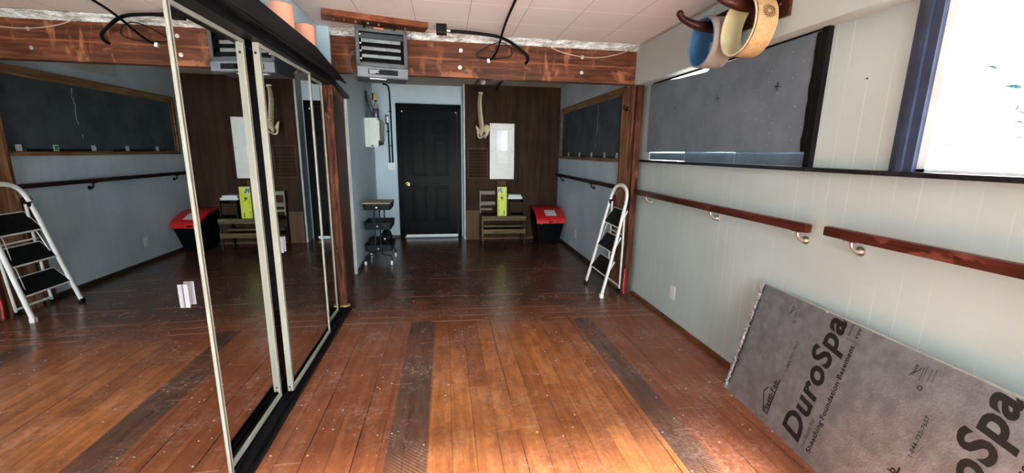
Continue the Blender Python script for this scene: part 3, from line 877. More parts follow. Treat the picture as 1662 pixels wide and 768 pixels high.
def text_mesh(txt, name, u, v0, v1, cap, bold=0.0, shear=0.0, lift=.0012, mat='print_black', fitw=True):
    """text whose baseline lies at board u, running up the board from v0 to v1"""
    c = bpy.data.curves.new('txt', 'FONT'); c.body = txt; c.size = 1; c.offset = bold; c.shear = shear; c.space_character = 1 + bold * 2.6; c.resolution_u = 4
    o = bpy.data.objects.new('txt', c); C.objects.link(o)
    dg = bpy.context.evaluated_depsgraph_get(); dg.update()
    me = bpy.data.meshes.new_from_object(o.evaluated_get(dg))
    bpy.data.objects.remove(o); bpy.data.curves.remove(c)
    xs = [q.co.x for q in me.vertices]; x0, x1 = min(xs), max(xs)
    k = (v1 - v0) / (x1 - x0); kc = cap / .69
    for q in me.vertices:
        X_, Y_ = (q.co.x - x0) * k, q.co.y * kc
        q.co = BM_ @ Vector((u - Y_, v0 + X_, lift))
    me.name = name
    ob = bpy.data.objects.new(name, me); C.objects.link(ob); me.materials.append(M[mat])
    ob.parent = ib; ob.matrix_parent_inverse = Matrix.Translation(-ib.location)
    return ob
def strokes(pts, w, name, lift=.0012, mat='print_black'):
    b = MB()
    for (p, q) in pts: b.bar((p[0], p[1], lift), (q[0], q[1], lift), w, .0004, up=(0, 0, 1))
    b.bm.transform(BM_)
    # bars were written flat: thickness is along the board normal
    return b.build(name, M[mat], ib)
for k in range(4):
    o = .632 * k
    text_mesh('DuroSpa', 'printed_name', .570 + o, .046, .696, .108, bold=.030, shear=.17)
    text_mesh('Plasti-Fab', 'printed_maker', .345 + o, .055, .245, .027, bold=.028)
    strokes([((.352 + o, .050), (.352 + o, .262))], .007, 'printed_underline')
    strokes([((.322 + o, .058), (.282 + o, .150)), ((.282 + o, .150), (.300 + o, .187))], .006, 'printed_roof')
    text_mesh('1-844-732-7657', 'printed_phone', .372 + o, .322, .494, .015, bold=.004)
    text_mesh('Insulation For', 'printed_line', .607 + o, .050, .205, .017)
    text_mesh('Sheathing\u00b7Foundation\u00b7Basement', 'printed_uses', .646 + o, .045, .604, .023, bold=.024)
    strokes([((.594 + o, .622), (.660 + o, .622))], .002, 'printed_bar')
    text_mesh('Isola', 'printed_line', .607 + o, .640, .694, .017)
    text_mesh('rev', 'printed_uses', .646 + o, .642, .692, .021, bold=.012)
    text_mesh('Neop', 'printed_badge', .268 + o, .610, .655, .012, bold=.01)
    strokes([((.253 + o + .014 * (1 - math.cos(a)), .600 + .05 * a / 3.2), (.253 + o + .014 * (1 - math.cos(a + .4)), .600 + .05 * (a + .4) / 3.2)) for a in [i * .4 for i in range(8)]], .0022, 'printed_badge_arc')
    strokes([((.290 + o, .600), (.290 + o, .655)), ((.298 + o, .600), (.298 + o, .665)), ((.315 + o, .610), (.315 + o, .66)), ((.330 + o, .615), (.330 + o, .67))], .0014, 'printed_small_lines')
    b = MB().ring(.006, .009, 0, .0006, 20); b.bm.transform(Matrix.Translation((.302 + o, .575, .0010)) @ Matrix.Rotation(-PI / 2, 4, 'Y')); b.bm.transform(BM_); b.build('printed_round_mark', M['print_black'], ib)
# tail of an earlier print run at the left end
text_mesh('Sheathing\u00b7Foundation\u00b7Basement', 'printed_uses', .034, .045, .604, .020, bold=.024, lift=.0046)
text_mesh('rev', 'printed_uses', .034, .642, .692, .020, bold=.012, lift=.0046)
o = MB().cyl((0, 0, 0), (0, 0, .003), .004); o.bm.transform(Matrix.Translation((.455, BH - .004, 0))); o.bm.transform(BM_); o.build('white_fleck', M['white_plastic'], ib)

# ------------------------------------------------------------------ stepladder
def ladder():
    t = thing('stepladder', 'white folding stepladder with three black treads beside the right post', 'ladder', (1.66, 4.02, 0))
    def rl(y0, y1, s): return [Vector((1.53, y0, .03)), Vector((1.62, y0 + (y1 - y0) * .35, .40)), Vector((1.70, y0 + (y1 - y0) * .75, .78)), Vector((1.742, y1, .96))]
    near = rl(3.775, 3.815, 1); far = rl(4.245, 4.205, 1)
    loop = near + [Vector((1.757, 3.835, 1.04)), Vector((1.765, 3.90, 1.10)), Vector((1.768, 4.01, 1.118)), Vector((1.765, 4.12, 1.10)), Vector((1.757, 4.185, 1.04))] + far[::-1]
    MB().tube(loop, .0150, 12, flat=(1.0, 1.35), smooth=3).build('front_frame', M['white_metal'], t, True)
    for (a, dx) in ((near[0], 0), (far[0], 0)):
        MB().box(a.x - .02, a.x + .016, a.y - .019, a.y + .019, 0, .042, .004).build('foot_cap', M['white_plastic'] if a is near[0] else M['black'], t)
    for (y0, y1) in ((3.945, 3.85), (4.275, 4.175)):
        MB().tube([(1.79, y0, .02), (1.772, (y0 + y1) / 2, .45), (1.748, y1, .93)], .010, 10, flat=(1.0, 1.2)).build('rear_leg', M['white_metal'], t, True)
        MB().box(1.772, 1.798, y0 - .016, y0 + .016, 0, .035, .003).build('foot_cap', M['black'], t)
    MB().tube([(1.788, 3.945, .055), (1.788, 4.275, .055)], .011).build('rear_crossbar', M['white_metal'], t, True)
    MB().tube([(1.765, 3.90, .62), (1.765, 4.24, .62)], .008).build('rear_crossbar', M['white_metal'], t, True)
    for (y_) in (3.825, 4.195):
        MB().box(1.722, 1.762, y_ - .018, y_ + .018, .905, .95, .004).build('pivot_clamp', M['black'], t)
    for (xf, zf, xb, zb, yn, yf) in ((1.692, .705, 1.785, .862, 3.835, 4.215), (1.633, .455, 1.725, .595, 3.82, 4.228), (1.575, .213, 1.668, .350, 3.805, 4.235)):
        P0 = Vector((xf, yn, zf)); P1 = Vector((xf, yf, zf)); Q1 = Vector((xb, yf - .03, zb)); Q0 = Vector((xb, yn + .03, zb))
        fr_ = MB().tube([P0, P1], .009).tube([P1, Q1], .007).tube([Q1, Q0], .007).tube([Q0, P0], .007)
        tf = fr_.build('tread_frame', M['white_metal'], t, True)
        nn = (P1 - P0).cross(Q0 - P0).normalized()
        if nn.z < 0: nn = -nn
        b = MB(); c = (P0 + P1 + Q0 + Q1) / 4
        A = [b.bm.verts.new(c + (p - c) * .95 + nn * .008) for p in (P0, P1, Q1, Q0)]
        B = [b.bm.verts.new(c + (p - c) * .95 - nn * .006) for p in (P0, P1, Q1, Q0)]
        b.bm.faces.new(A); b.bm.faces.new(B[::-1])
        for i in range(4): b.bm.faces.new((A[i], B[i], B[(i + 1) % 4], A[(i + 1) % 4]))
        b.build('tread', M['tread'], t)
        for y_ in (yn - .008, yf + .008):
            MB().cyl((xf + .004, y_ - .014, zf + .004), (xf + .004, y_ + .014, zf + .004), .006).build('rivet', M['black'], tf)
    MB().tube([(1.66, 3.86, .50), (1.70, 3.88, .66), (1.76, 3.90, .80)], .004).tube([(1.60, 3.845, .26), (1.65, 3.87, .42), (1.72, 3.89, .60)], .004).tube([(1.66, 4.20, .50), (1.70, 4.18, .66), (1.76, 4.17, .80)], .004).build('linkage_rod', M['steel'], t, True)
    MB().box(1.694, 1.700, 3.803, 3.820, .66, .80).build('label_sticker', M['spray_yellow'], t, label='small yellow sticker')
ladder()
lb = thing('leaning_board', 'brown board with red straps standing between the ladder and the post', 'board', (1.785, 4.30, 0))
MB().bar((1.812, 4.300, .0), (1.822, 4.268, .98), .10, .018, up=(1, 0, 0)).build('board', M['brown_board'], lb)
MB().bar((1.803, 4.25, .10), (1.803, 4.34, .22), .035, .003, up=(1, 0, 0)).bar((1.803, 4.34, .10), (1.803, 4.25, .20), .02, .003, up=(1, 0, 0)).bar((1.809, 4.24, .86), (1.809, 4.31, .97), .03, .003, up=(1, 0, 0)).build('strap', M['redstrap'], lb, label='red strap')
o = MB().tube([(1.785, 3.835, .28), (1.79, 3.838, .22), (1.78, 3.835, .12), (1.785, 3.83, .02)], .008, smooth=1)
tag(o.build('red_tie', M['redstrap'], None, True), 'red strap end hanging in front of the right post foot', 'strap')

# ------------------------------------------------------------------ electrical panel, shutter, ply pieces on plywood wall
YP = 6.75
ep = thing('electrical_panel', 'tall off-white electrical panel cover on the dark plywood wall', 'electrical panel', (.905, YP, 1.43))
MB().box(.709, 1.103, YP - .018, YP, .993, 1.868, .004).build('cover', M['white_plastic'], ep)
MB().box(.812, .998, YP - .024, YP - .018, 1.235, 1.772, .002).build('panel_door', M['white_metal'], ep)
for (xx, zz) in ((.733, 1.84), (1.08, 1.84), (.733, 1.43), (1.08, 1.43), (.733, 1.02), (1.08, 1.02)):
    MB().cyl((xx, YP - .018, zz), (xx, YP - .022, zz), .007).build('screw', M['print_grey'], ep)
MB().box(.93, .96, YP - .030, YP - .024, 1.395, 1.43).build('latch', M['white_metal'], ep)
m = Mat('clear_sleeve', (.72, .80, .82), .08); m.bump(m.noise(3, 2, .5), .12, .02); m.b.inputs['Specular IOR Level'].default_value = 1.0; M['sleeve'] = m.m
MB().box(.826, .985, YP - .0262, YP - .0245, 1.455, 1.76).build('directory_sleeve', M['sleeve'], ep, label='glossy plastic directory sleeve')

su = thing('wooden_shutter', 'dark louvred wooden shutter leaning on the plywood under the spine', 'shutter', (.52, 6.73, 1.0))
MB().box(.36, .375, 6.73, YP, 1.0, 1.483).box(.665, .68, 6.73, YP, 1.0, 1.483).box(.36, .68, 6.73, YP, 1.468, 1.483).box(.36, .68, 6.73, YP, 1.0, 1.015).build('shutter_frame', M['ply_red'], su)
b = MB()
for i in range(9): b.bar((.375, 6.742, 1.04 + i * .05), (.665, 6.742, 1.04 + i * .05), .003, .040, up=(0, .6, .8))
b.build('louvre_slats', M['ply'], su)
o = MB().box(.325, .535, 6.715, 6.728, .001, .49); tag(o.build('plywood_offcut', M['ply_light']), 'lighter plywood offcut standing at the foot of the wall beside the door trim', 'plywood')
o = MB().box(.83, .975, 6.735, YP, .80, .965); tag(o.build('wood_block', M['ply_light']), 'small light wood block just under the electrical panel', 'wood block')

# ------------------------------------------------------------------ bench with carton and paper
be = thing('wooden_bench', 'low weathered wooden telephone bench against the plywood wall', 'bench', (.9, 6.5, 0))
for (xx, z1, yy) in ((.555, .81, 6.66), (1.225, .70, 6.66), (.565, .40, 6.36), (1.225, .40, 6.36)):
    MB().box(xx - .014, xx + .014, yy - .014, yy + .014, 0, z1, .003).build('leg', M['bench_dark'], be)
MB().box(.545, .57, 6.345, 6.36, .06, .455).build('leg_face', M['bench'], be)
MB().box(.545, 1.245, 6.335, 6.352, .375, .445, .003).build('front_apron', M['bench'], be)
MB().box(.545, 1.245, 6.352, 6.68, .430, .445, .003).build('seat', M['bench_dark'], be)
MB().box(.555, 1.240, 6.335, 6.352, .168, .235, .003).build('lower_rail', M['bench'], be)
MB().box(.555, 1.240, 6.55, 6.565, .235, .265, .003).build('rear_rail', M['bench'], be)
MB().box(.555, 1.240, 6.36, 6.66, .185, .20).build('lower_shelf', M['bench_dark'], be)
MB().box(.537, .556, 6.63, 6.65, .44, .815, .002).build('back_post', M['bench_pale'], be)
for (z0, z1, x1) in ((.752, .812, .79), (.580, .640, .79), (.50, .535, .74)):
    MB().box(.556, x1, 6.635, 6.648, z0, z1, .003).build('back_slat', M['bench_pale'], be)
cb = MB().box(.985, 1.215, 6.36, 6.66, .445, .455).box(.985, 1.215, 6.36, 6.66, .695, .712).box(.985, .998, 6.36, 6.66, .455, .70).box(1.202, 1.215, 6.36, 6.66, .455, .70).box(.985, 1.215, 6.65, 6.66, .455, .70).box(.94, .985, 6.45, 6.66, .445, .712)
cb.build('side_cabinet', M['bench_dark'], be)
MB().box(1.0, 1.20, 6.39, 6.40, .50, .66).build('cabinet_flap', M['ply'], be)
pp = MB()
pp.box(.95, 1.18, 6.34, 6.60, .7125, .745).box(.965, 1.16, 6.36, 6.58, .745, .775)
pp = pp.build('paper_stack', M['paper']); tag(pp, 'crumpled white papers lying on the bench cabinet', 'papers')
cx = thing('tool_carton', 'tall lime yellow carton standing on the bench', 'carton', (.865, 6.42, .445))
MB().box(.795, .937, 6.365, 6.46, .4455, .895, .001).build('carton_body', M['yellow_box'], cx)
yb = 6.3645
MB().box(.800, .872, yb - .0006, yb, .80, .885).build('tool_picture', M['paper'], cx, label='pale picture patch')
b = MB()
b.box(.806, .822, yb - .0014, yb - .0006, .815, .87).box(.83, .85, yb - .0014, yb - .0006, .83, .875).box(.845, .868, yb - .0014, yb - .0006, .806, .83)
b.box(.868, .872, yb - .001, yb, .70, .77).bar((.840, yb - .0005, .755), (.872, yb - .0005, .69), .001, .014, up=(0, 1, 0)).bar((.842, yb - .0005, .70), (.880, yb - .0005, .70), .001, .010, up=(0, 1, 0)).bar((.872, yb - .0005, .73), (.905, yb - .0005, .665), .001, .010, up=(0, 1, 0))
b.cyl((.858, yb, .73), (.858, yb - .001, .73), .018)
b.build('tool_drawing', M['print_black'], cx)
def vtext(txt, x, y, z0, z1, cap, par, mat='print_black'):
    c = bpy.data.curves.new('txt', 'FONT'); c.body = txt; c.size = 1; c.offset = .02; c.resolution_u = 3
    o = bpy.data.objects.new('txt', c); C.objects.link(o)
    dg = bpy.context.evaluated_depsgraph_get(); dg.update()
    me = bpy.data.meshes.new_from_object(o.evaluated_get(dg)); bpy.data.objects.remove(o); bpy.data.curves.remove(c)
    xs = [q.co.x for q in me.vertices]; a, b_ = min(xs), max(xs)
    for q in me.vertices: q.co = Vector((x - q.co.y * cap / .69, y, z0 + (q.co.x - a) / (b_ - a) * (z1 - z0)))
    me.name = 'printed_name'; ob = bpy.data.objects.new('printed_name', me); C.objects.link(ob); me.materials.append(M[mat])
    ob.parent = par; ob.matrix_parent_inverse = Matrix.Translation(-par.location)
vtext('RYOBI', .826, yb - .001, .455, .555, .022, cx)
vtext('18V ONE', .822, yb - .001, .59, .70, .012, cx)
b = MB().box(.893, .905, yb - .0008, yb, .46, .53).bar((.91, yb - .0004, .85), (.91, yb - .0004, .58), .001, .003, up=(0, 1, 0)); b.build('side_print', M['print_black'], cx)

# ------------------------------------------------------------------ red-lidded tote
bn = thing('storage_bin', 'black tapered bin with a red sloping lid in the rear right corner', 'bin', (1.6, 6.4, 0))
b = MB()
def frustum(b, lo, hi, z0, z1):
    A = [b.bm.verts.new((x_, y_, z0)) for (x_, y_) in lo]; B = [b.bm.verts.new((x_, y_, z1)) for (x_, y_) in hi]
    b.bm.faces.new(A[::-1]); b.bm.faces.new(B)
    for i in range(4): b.bm.faces.new((A[i], A[(i + 1) % 4], B[(i + 1) % 4], B[i]))
def rect(x0, x1, y0, y1): return [(x0, y0), (x1, y0), (x1, y1), (x0, y1)]
frustum(b, rect(1.44, 1.755, 6.26, 6.60), rect(1.385, 1.822, 6.16, 6.68), 0.001, .385)
b.build('bin_body', M['bin_black'], bn)
MB().box(1.378, 1.829, 6.15, 6.69, .345, .385, .006).build('bin_rim', M['bin_black'], bn)
MB().cyl((1.45, 6.15, .352), (1.45, 6.142, .352), .008).build('rivet', M['steel'], bn)
prof = [(6.13, .355), (6.13, .405), (6.15, .435), (6.22, .475), (6.32, .515), (6.42, .545), (6.55, .56), (6.70, .56), (6.70, .53), (6.55, .53), (6.42, .515), (6.32, .485), (6.22, .445), (6.16, .405), (6.155, .385), (6.15, .355)]
MB().prism([(6.165, .38), (6.225, .438), (6.32, .478), (6.42, .508), (6.55, .523), (6.68, .523), (6.68, .38)], 0, 1.388, 1.816).build('bin_shoulder', M['bin_black'], bn)
MB().prism(prof, 0, 1.372, 1.830).build('lid', M['red'], bn, label='red plastic lid')
MB().box(1.56, 1.62, 6.118, 6.132, .372, .392, .003).build('lid_latch', M['bin_black'], bn)
b = MB(); b.prism([(6.20, .466), (6.36, .5285), (6.36, .5310), (6.20, .4685)], 0, 1.53, 1.70); b.build('lid_label', M['paper'], bn, label='white paper label on the lid')

# ------------------------------------------------------------------ hanging spine model
sp = thing('spine_model', 'cream anatomical spine and pelvis model hanging from the rear ceiling', 'spine model', (.55, 6.45, 2.3))
path = []
for i in range(25):
    t = i / 24
    z_ = 2.265 - t * .50
    x_ = .560 + .022 * math.sin(t * PI * 1.0) * -1.4 + .020 * t - .010 * math.cos(t * 5)
    path.append((x_, 6.45, z_))
b = MB()
for i, (x_, y_, z_) in enumerate(path):
    r = .013 + .010 * i / 24
    b.cyl((x_, y_, z_ - .0085), (x_, y_, z_ + .0065), r, seg=12)
    b.tube([(x_ - r * .6, y_, z_), (x_ - r - .016, y_, z_ - .006), (x_ - r - .030, y_, z_ - .016)], [.007, .0045, .003], seg=6)
    for s_ in (-1, 1): b.tube([(x_ - r * .5, y_, z_), (x_ - r * .6, y_ + s_ * (r + .014), z_ + .002)], [.006, .0035], seg=6)
b.build('vertebrae', M['bone'], sp, True)
b = MB().tube([(p[0] + .002, p[1], p[2]) for p in path], .009); b.build('spinal_core', M['bone'], sp, True)
MB().sphere((.535, 6.45, 2.283), .030, (1.25, 1.0, .38)).cyl((.556, 6.45, 2.26), (.556, 6.45, 2.285), .016).build('skull_plate', M['white_plastic'], sp, True)
b = MB()
# sacrum
b.tube([(.578, 6.45, 1.775), (.562, 6.46, 1.73), (.545, 6.47, 1.68), (.548, 6.47, 1.650)], [.036, .032, .020, .010], seg=12, flat=(1, 1.6), smooth=1)
b.build('sacrum', M['bone'], sp, True)
def wing(side):
    # curved iliac plate with ischium hanging from it; the model hangs slightly turned
    b = MB()
    if side > 0:
        out = [(.575, 1.765), (.590, 1.800), (.622, 1.822), (.655, 1.815), (.680, 1.785), (.678, 1.755), (.660, 1.720), (.645, 1.690), (.615, 1.685), (.600, 1.715), (.580, 1.735)]
        y0 = 6.40
    else:
        out = [(.545, 1.735), (.520, 1.770), (.490, 1.805), (.478, 1.812), (.474, 1.790), (.485, 1.750), (.495, 1.705), (.520, 1.690), (.540, 1.705)]
        y0 = 6.52
    cx_ = sum(p[0] for p in out) / len(out); cz_ = sum(p[1] for p in out) / len(out)
    fr_, bk_ = [], []
    for t, dy in ((1.0, 0), (.55, .018), (.0, .026)):
        if t: fr_.append([b.bm.verts.new((cx_ + (p[0] - cx_) * t, y0 + dy, cz_ + (p[1] - cz_) * t)) for p in out])
        else: fr_.append(b.bm.verts.new((cx_, y0 + dy, cz_)))
        if t: bk_.append([b.bm.verts.new((cx_ + (p[0] - cx_) * t * 1.02, y0 + dy + .012, cz_ + (p[1] - cz_) * t * 1.02)) for p in out])
        else: bk_.append(b.bm.verts.new((cx_, y0 + dy + .012, cz_)))
    n = len(out)
    for S_ in (fr_, bk_):
        for k in range(n):
            k2 = (k + 1) % n
            b.bm.faces.new((S_[0][k], S_[0][k2], S_[1][k2], S_[1][k])); b.bm.faces.new((S_[1][k], S_[1][k2], S_[2]))
    for k in range(n): b.bm.faces.new((fr_[0][k], bk_[0][k], bk_[0][(k + 1) % n], fr_[0][(k + 1) % n]))
    if side > 0:
        b.tube([(.640, y0, 1.715), (.628, y0, 1.685), (.608, y0, 1.655), (.602, y0, 1.625)], [.026, .022, .013, .010], seg=10, smooth=1)
        b.tube([(.622, y0, 1.70), (.598, y0 + .01, 1.672), (.585, y0 + .03, 1.660)], [.012, .009, .009], seg=8, smooth=1)
    else:
        b.tube([(.505, y0, 1.72), (.505, y0, 1.68), (.510, y0 - .01, 1.645), (.532, y0 - .02, 1.628), (.560, y0 - .05, 1.635), (.585, y0 - .08, 1.660)], [.022, .014, .013, .012, .010, .009], seg=10, smooth=2)
    b.build('hip_bone', M['bone'], sp, True)
wing(1); wing(-1)
MB().cyl((.556, 6.45, 2.285), (.556, 6.45, 2.44), .002, seg=6).build('hanging_cord', M['black'], sp)
o = MB().sphere((.556, 6.20, 2.395), .034, (1, 1, .9)).cyl((.556, 6.20, 2.42), (.556, 6.20, 2.44), .045)
tag(o.build('ceiling_bulb', M['white_plastic'], None, True), 'small white bulb on the rear ceiling above the spine', 'bulb')
for (xx, lab) in ((.455, 'left black bent bracket on the rear ceiling behind the beam'), (.80, 'right black bent bracket on the rear ceiling behind the beam')):
    o = MB().tube([(xx + .05, 6.0, 2.43), (xx + .03, 6.15, 2.415), (xx, 6.45, 2.395), (xx - .01, 6.55, 2.35)], .012, smooth=1)
    tag(o.build('ceiling_bracket', M['black'], None, True), lab, 'bracket', 'black brackets on the rear ceiling')

# ------------------------------------------------------------------ left rear corner: cabinet, bottle, tray, conduits, trolley
ca = thing('wall_cabinet', 'small mint-white cabinet hung in the corner left of the black door', 'cabinet', (-.98, 6.3, 1.6))
MB().prism([(-1.085, 1.505), (-1.085, 1.86), (-.905, 1.86), (-.905, 1.505)], 1, 6.10, 6.62).build('cabinet_body', M['cabinet'], ca)
MB().prism([(6.10, 1.505), (6.62, 1.505), (6.62, 1.56), (6.12, 1.47), (6.10, 1.47)], 0, -1.085, -.905).build('cabinet_base', M['cabinet'], ca)
for (y0, y1) in ((6.11, 6.35), (6.36, 6.60)):
    d_ = MB().box(-.905, -.885, y0, y1, 1.56, 1.83, .004).build('cabinet_door', M['cabinet'], ca)
    MB().sphere((-.878, y1 - .03 if y0 < 6.2 else y0 + .03, 1.60), .010).build('knob', M['tray_brown'], d_, True)
o = MB().box(-1.0, -.975, 6.095, 6.10, 1.475, 1.50).build('knob', M['tray_brown'], ca)
sbt = thing('spray_bottle', 'spray bottle with a yellow and black trigger on the white cabinet', 'spray bottle', (-.935, 6.2, 1.86))
MB().lathe([(.001, 0), (.036, .0), (.040, .006), (.040, .135), (.034, .16), (.016, .205), (.014, .225), (.001, .225)], (-.937, 6.22, 1.8605), 24).build('bottle_body', M['bottle_clear'], sbt, True)
MB().lathe([(.0405, .012), (.0412, .014), (.0412, .13), (.0405, .132)], (-.937, 6.22, 1.8605), 24).build('label_wrap', M['bottle'], sbt, True, label='dark violet label')
MB().cyl((-.937, 6.22, 2.083), (-.937, 6.22, 2.105), .017).build('collar', M['black'], sbt, True)
MB().prism([(-.955, 2.105), (-.915, 2.105), (-.918, 2.15), (-.935, 2.185), (-.958, 2.19)], 1, 6.205, 6.235).build('spray_head', M['spray_yellow'], sbt)
MB().prism([(-.955, 2.185), (-.958, 2.135), (-.975, 2.10), (-.982, 2.105), (-.972, 2.15), (-.98, 2.175), (-.98, 2.195), (-.95, 2.195)], 1, 6.207, 6.233).build('trigger', M['black'], sbt)
tb = thing('serving_tray', 'dark oval tray with a pale rim leaning on the wall above the cabinet', 'tray', (-1.02, 6.3, 1.86))
def tray(n, sc, m_, off, th):
    b = MB(); b.lathe([(.001, -th), (1, -th), (1, th), (.001, th)], seg=40)
    b.bm.transform(Matrix.Translation((-1.022 + off, 6.33, 2.055)) @ Matrix.Rotation(math.radians(-14), 4, 'Y') @ Matrix.Rotation(PI / 2, 4, 'Y') @ Matrix.Diagonal((.195 * sc, .15 * sc, 1, 1)))
    b.build(n, M[m_], tb, True)
tray('tray_back', 1.0, 'black', -.006, .006); tray('tray_rim', .98, 'bench_pale', .002, .003); tray('tray_face', .90, 'tray_brown', .006, .003)

def conduit(label, pts, r=.011, clips=()):
    t = thing('wall_conduit', label, 'conduit', pts[0], 'black conduits on the far wall')
    MB().tube(pts, r, smooth=2).build('pipe', M['black'], t, True)
    for z_ in clips: MB().box(pts[-1][0] - .035, pts[-1][0] + .015, 6.975, 7.0, z_ - .008, z_ + .008).build('clip', M['black'], t)
conduit('long black conduit down the far wall beside the door casing', [(-.93, 6.97, 2.43), (-.86, 6.97, 2.42), (-.835, 6.97, 2.36), (-.832, 6.98, 2.1), (-.828, 6.98, 1.6), (-.828, 6.98, 1.232)], .013, (2.02, 1.50))
conduit('short black conduit between the light switch and the outlet box', [(-.880, 6.98, 1.83), (-.876, 6.98, 1.78), (-.876, 6.98, 1.6), (-.874, 6.98, 1.4), (-.872, 6.98, 1.232)], .013, (1.72,))
sw = thing('light_switch', 'small metal switch box on the far wall left of the door', 'switch', (-.88, 6.97, 1.9))
MB().box(-.912, -.862, 6.955, 7.0, 1.83, 1.97, .004).build('switch_box', M['black'], sw)
MB().box(-.893, -.862, 6.949, 6.955, 1.85, 1.95, .002).build('switch_plate', M['white_metal'], sw)
ob_ = thing('outlet_box', 'square white outlet box at the foot of the black conduits', 'outlet', (-.85, 6.97, 1.17))
MB().box(-.905, -.792, 6.955, 7.0, 1.118, 1.232, .004).build('box_body', M['white_plastic'], ob_)
MB().cyl((-.87, 6.955, 1.175), (-.87, 6.953, 1.175), .014).cyl((-.828, 6.955, 1.175), (-.828, 6.953, 1.175), .014).build('socket', M['paper'], ob_)

def trolley():
    t = thing('utility_trolley', 'charcoal three-tier utility trolley with a wooden top by the left wall', 'trolley', (-.85, 5.45, 0))
    X0, X1, Y0, Y1 = -1.015, -.675, 5.27, 5.68
    def basket(z0, z1, name):
        b = MB(); th = .004
        def rr(off, z_):
            pts = []
            for (cx_, cy_, a0) in ((X1 - .04, Y0 + .04, -90), (X1 - .04, Y1 - .04, 0), (X0 + .04, Y1 - .04, 90), (X0 + .04, Y0 + .04, 180)):
                for k in range(5):
                    a = math.radians(a0 + k * 22.5); pts.append((cx_ + (.04 + off) * math.cos(a), cy_ + (.04 + off) * math.sin(a), z_))
            return [b.bm.verts.new(p) for p in pts]
        R = [rr(-.012, z0), rr(0, z1), rr(-th, z1), rr(-.012 - th, z0 + th)]
        n = len(R[0])
        for A, B in zip(R, R[1:]):
            for j in range(n): b.bm.faces.new((A[j], A[(j + 1) % n], B[(j + 1) % n], B[j]))
        b.bm.faces.new(R[0][::-1]); b.bm.faces.new(R[-1])
        return b.build(name, M['trolley'], t, True)
    basket(.70, .775, 'basket'); basket(.455, .545, 'basket'); basket(.175, .260, 'basket')
    MB().prism([(X0 + .004, Y0 + .01), (X1 - .004, Y0 + .01), (X1 - .004, Y1 - .01), (X0 + .004, Y1 - .01)], 2, .778, .792).build('wooden_top', M['trolley_top'], t)
    xm = (X0 + X1) / 2
    for yy, s_ in ((Y0 - .008, -1), (Y1 + .008, 1)):
        for xs in (-1, 1):
            b = MB().tube([(xm + xs * .030, yy, .745), (xm + xs * .030, yy, .45), (xm + xs * .034, yy, .20), (xm + xs * .045, yy, .145), (xm + xs * .09, yy, .125), (xm + xs * .150, yy, .125), (xm + xs * .158, yy, .105)], .0085, smooth=2)
            b.build('upright', M['trolley'], t, True)
            wx = xm + xs * .158
            c = MB().cyl((wx, yy, .075), (wx, yy, .110), .008).box(wx - .012, wx + .012, yy - .018, yy + .018, .045, .082, .004).build('caster', M['trolley'], t)
            MB().cyl((wx - .011, yy, .034), (wx + .011, yy, .034), .033, seg=20).build('wheel', M['white_plastic'], c, True)
        b = MB()
        for z_ in (.735, .50, .215): b.cyl((xm, yy, z_), (xm, yy + s_ * .006, z_), .009)
        b.build('bolt_cap', M['steel'], t, True)
trolley()
b = MB()
bm_ = bmesh.new(); bmesh.ops.create_icosphere(bm_, subdivisions=4, radius=1)
for v in bm_.verts:
    n = 1 + .10 * math.sin(v.co.x * 7 + v.co.z * 5) * math.cos(v.co.y * 6 + 1) + .05 * math.sin(v.co.y * 15 + v.co.x * 11)
    v.co = Vector((v.co.x * .068 * n, v.co.y * .13 * n, v.co.z * .12 * n))
b.merge(bm_, Matrix.Translation((-.765, 5.46, .313)))
tag(b.build('plastic_bag', M['bag'], None, True), 'glossy black bundle sitting in the lowest trolley basket, right side', 'bag')
b = MB(); bm_ = bmesh.new(); bmesh.ops.create_icosphere(bm_, subdivisions=3, radius=1)
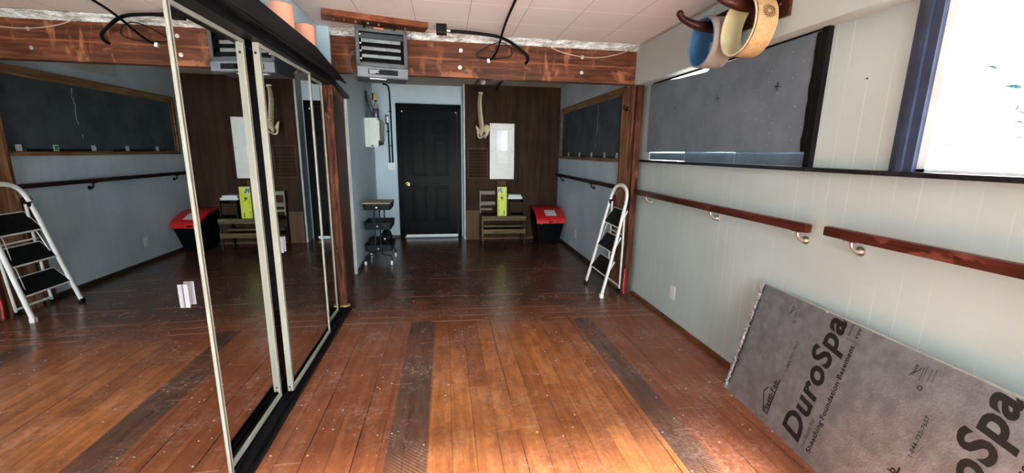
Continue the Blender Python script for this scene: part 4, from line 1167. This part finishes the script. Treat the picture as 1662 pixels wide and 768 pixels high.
for v in bm_.verts:
    n = 1 + .12 * math.sin(v.co.x * 6 + v.co.y * 8); v.co = Vector((v.co.x * .072 * n, v.co.y * .13 * n, v.co.z * .075 * n))
b.merge(bm_, Matrix.Translation((-.925, 5.45, .265)))
tag(b.build('cloth_bundle', M['black_matte'], None, True), 'dull black bundle in the lowest trolley basket, left side', 'bundle')

# ------------------------------------------------------------------ leaves outside the bright window
random.seed(11)
lt = thing('window_foliage', 'sparse slender leaves on thin stems outside the bright window', 'plant', (2.35, 1.2, -.3))
stems = MB()
stems.tube([(2.38, 1.468, -.30), (2.37, 1.448, 1.2), (2.345, 1.470, 1.726)], .0016, 6); stems.tube([(2.38, 1.717, -.30), (2.37, 1.687, 1.2), (2.345, 1.647, 1.516)], .0014, 6)
stems.build('stem', M['leaf'], lt)
for (yy, zz, a, L) in ((1.556, 1.817, 155, 0.053), (1.47, 1.726, 168, 0.066), (1.618, 1.649, 130, 0.03), (1.586, 1.628, 145, 0.022), (1.511, 1.639, 40, 0.03), (1.449, 1.638, 80, 0.057), (1.426, 1.616, 145, 0.033), (1.477, 1.578, 100, 0.031), (1.426, 1.58, 175, 0.033), (1.418, 1.517, 8, 0.038), (1.442, 1.521, 5, 0.018), (1.647, 1.516, 98, 0.042), (1.667, 1.491, 5, 0.033), (1.578, 1.402, 145, 0.02), (1.571, 1.473, 120, 0.018), (1.493, 1.522, 110, 0.016), (1.439, 1.744, 90, 0.017)):
    b = MB(); n = 8; a_ = math.radians(a); T = []; Bt = []
    c_, s_ = math.cos(a_), math.sin(a_)
    for i in range(n + 1):
        t = i / n; w_ = L * .11 * math.sin(PI * t) ** .8 + .0004; l_ = (t - .5) * L
        for k, arr in ((1, T), (-1, Bt)):
            arr.append(b.bm.verts.new((2.34 + .02 * math.sin(t * 3) + .004 * k, yy - (l_ * c_ - k * w_ * s_), zz + l_ * s_ + k * w_ * c_)))
    for i in range(n): b.bm.faces.new((T[i], T[i + 1], Bt[i + 1], Bt[i]))
    o = b.build('leaf', M['leaf'], lt)
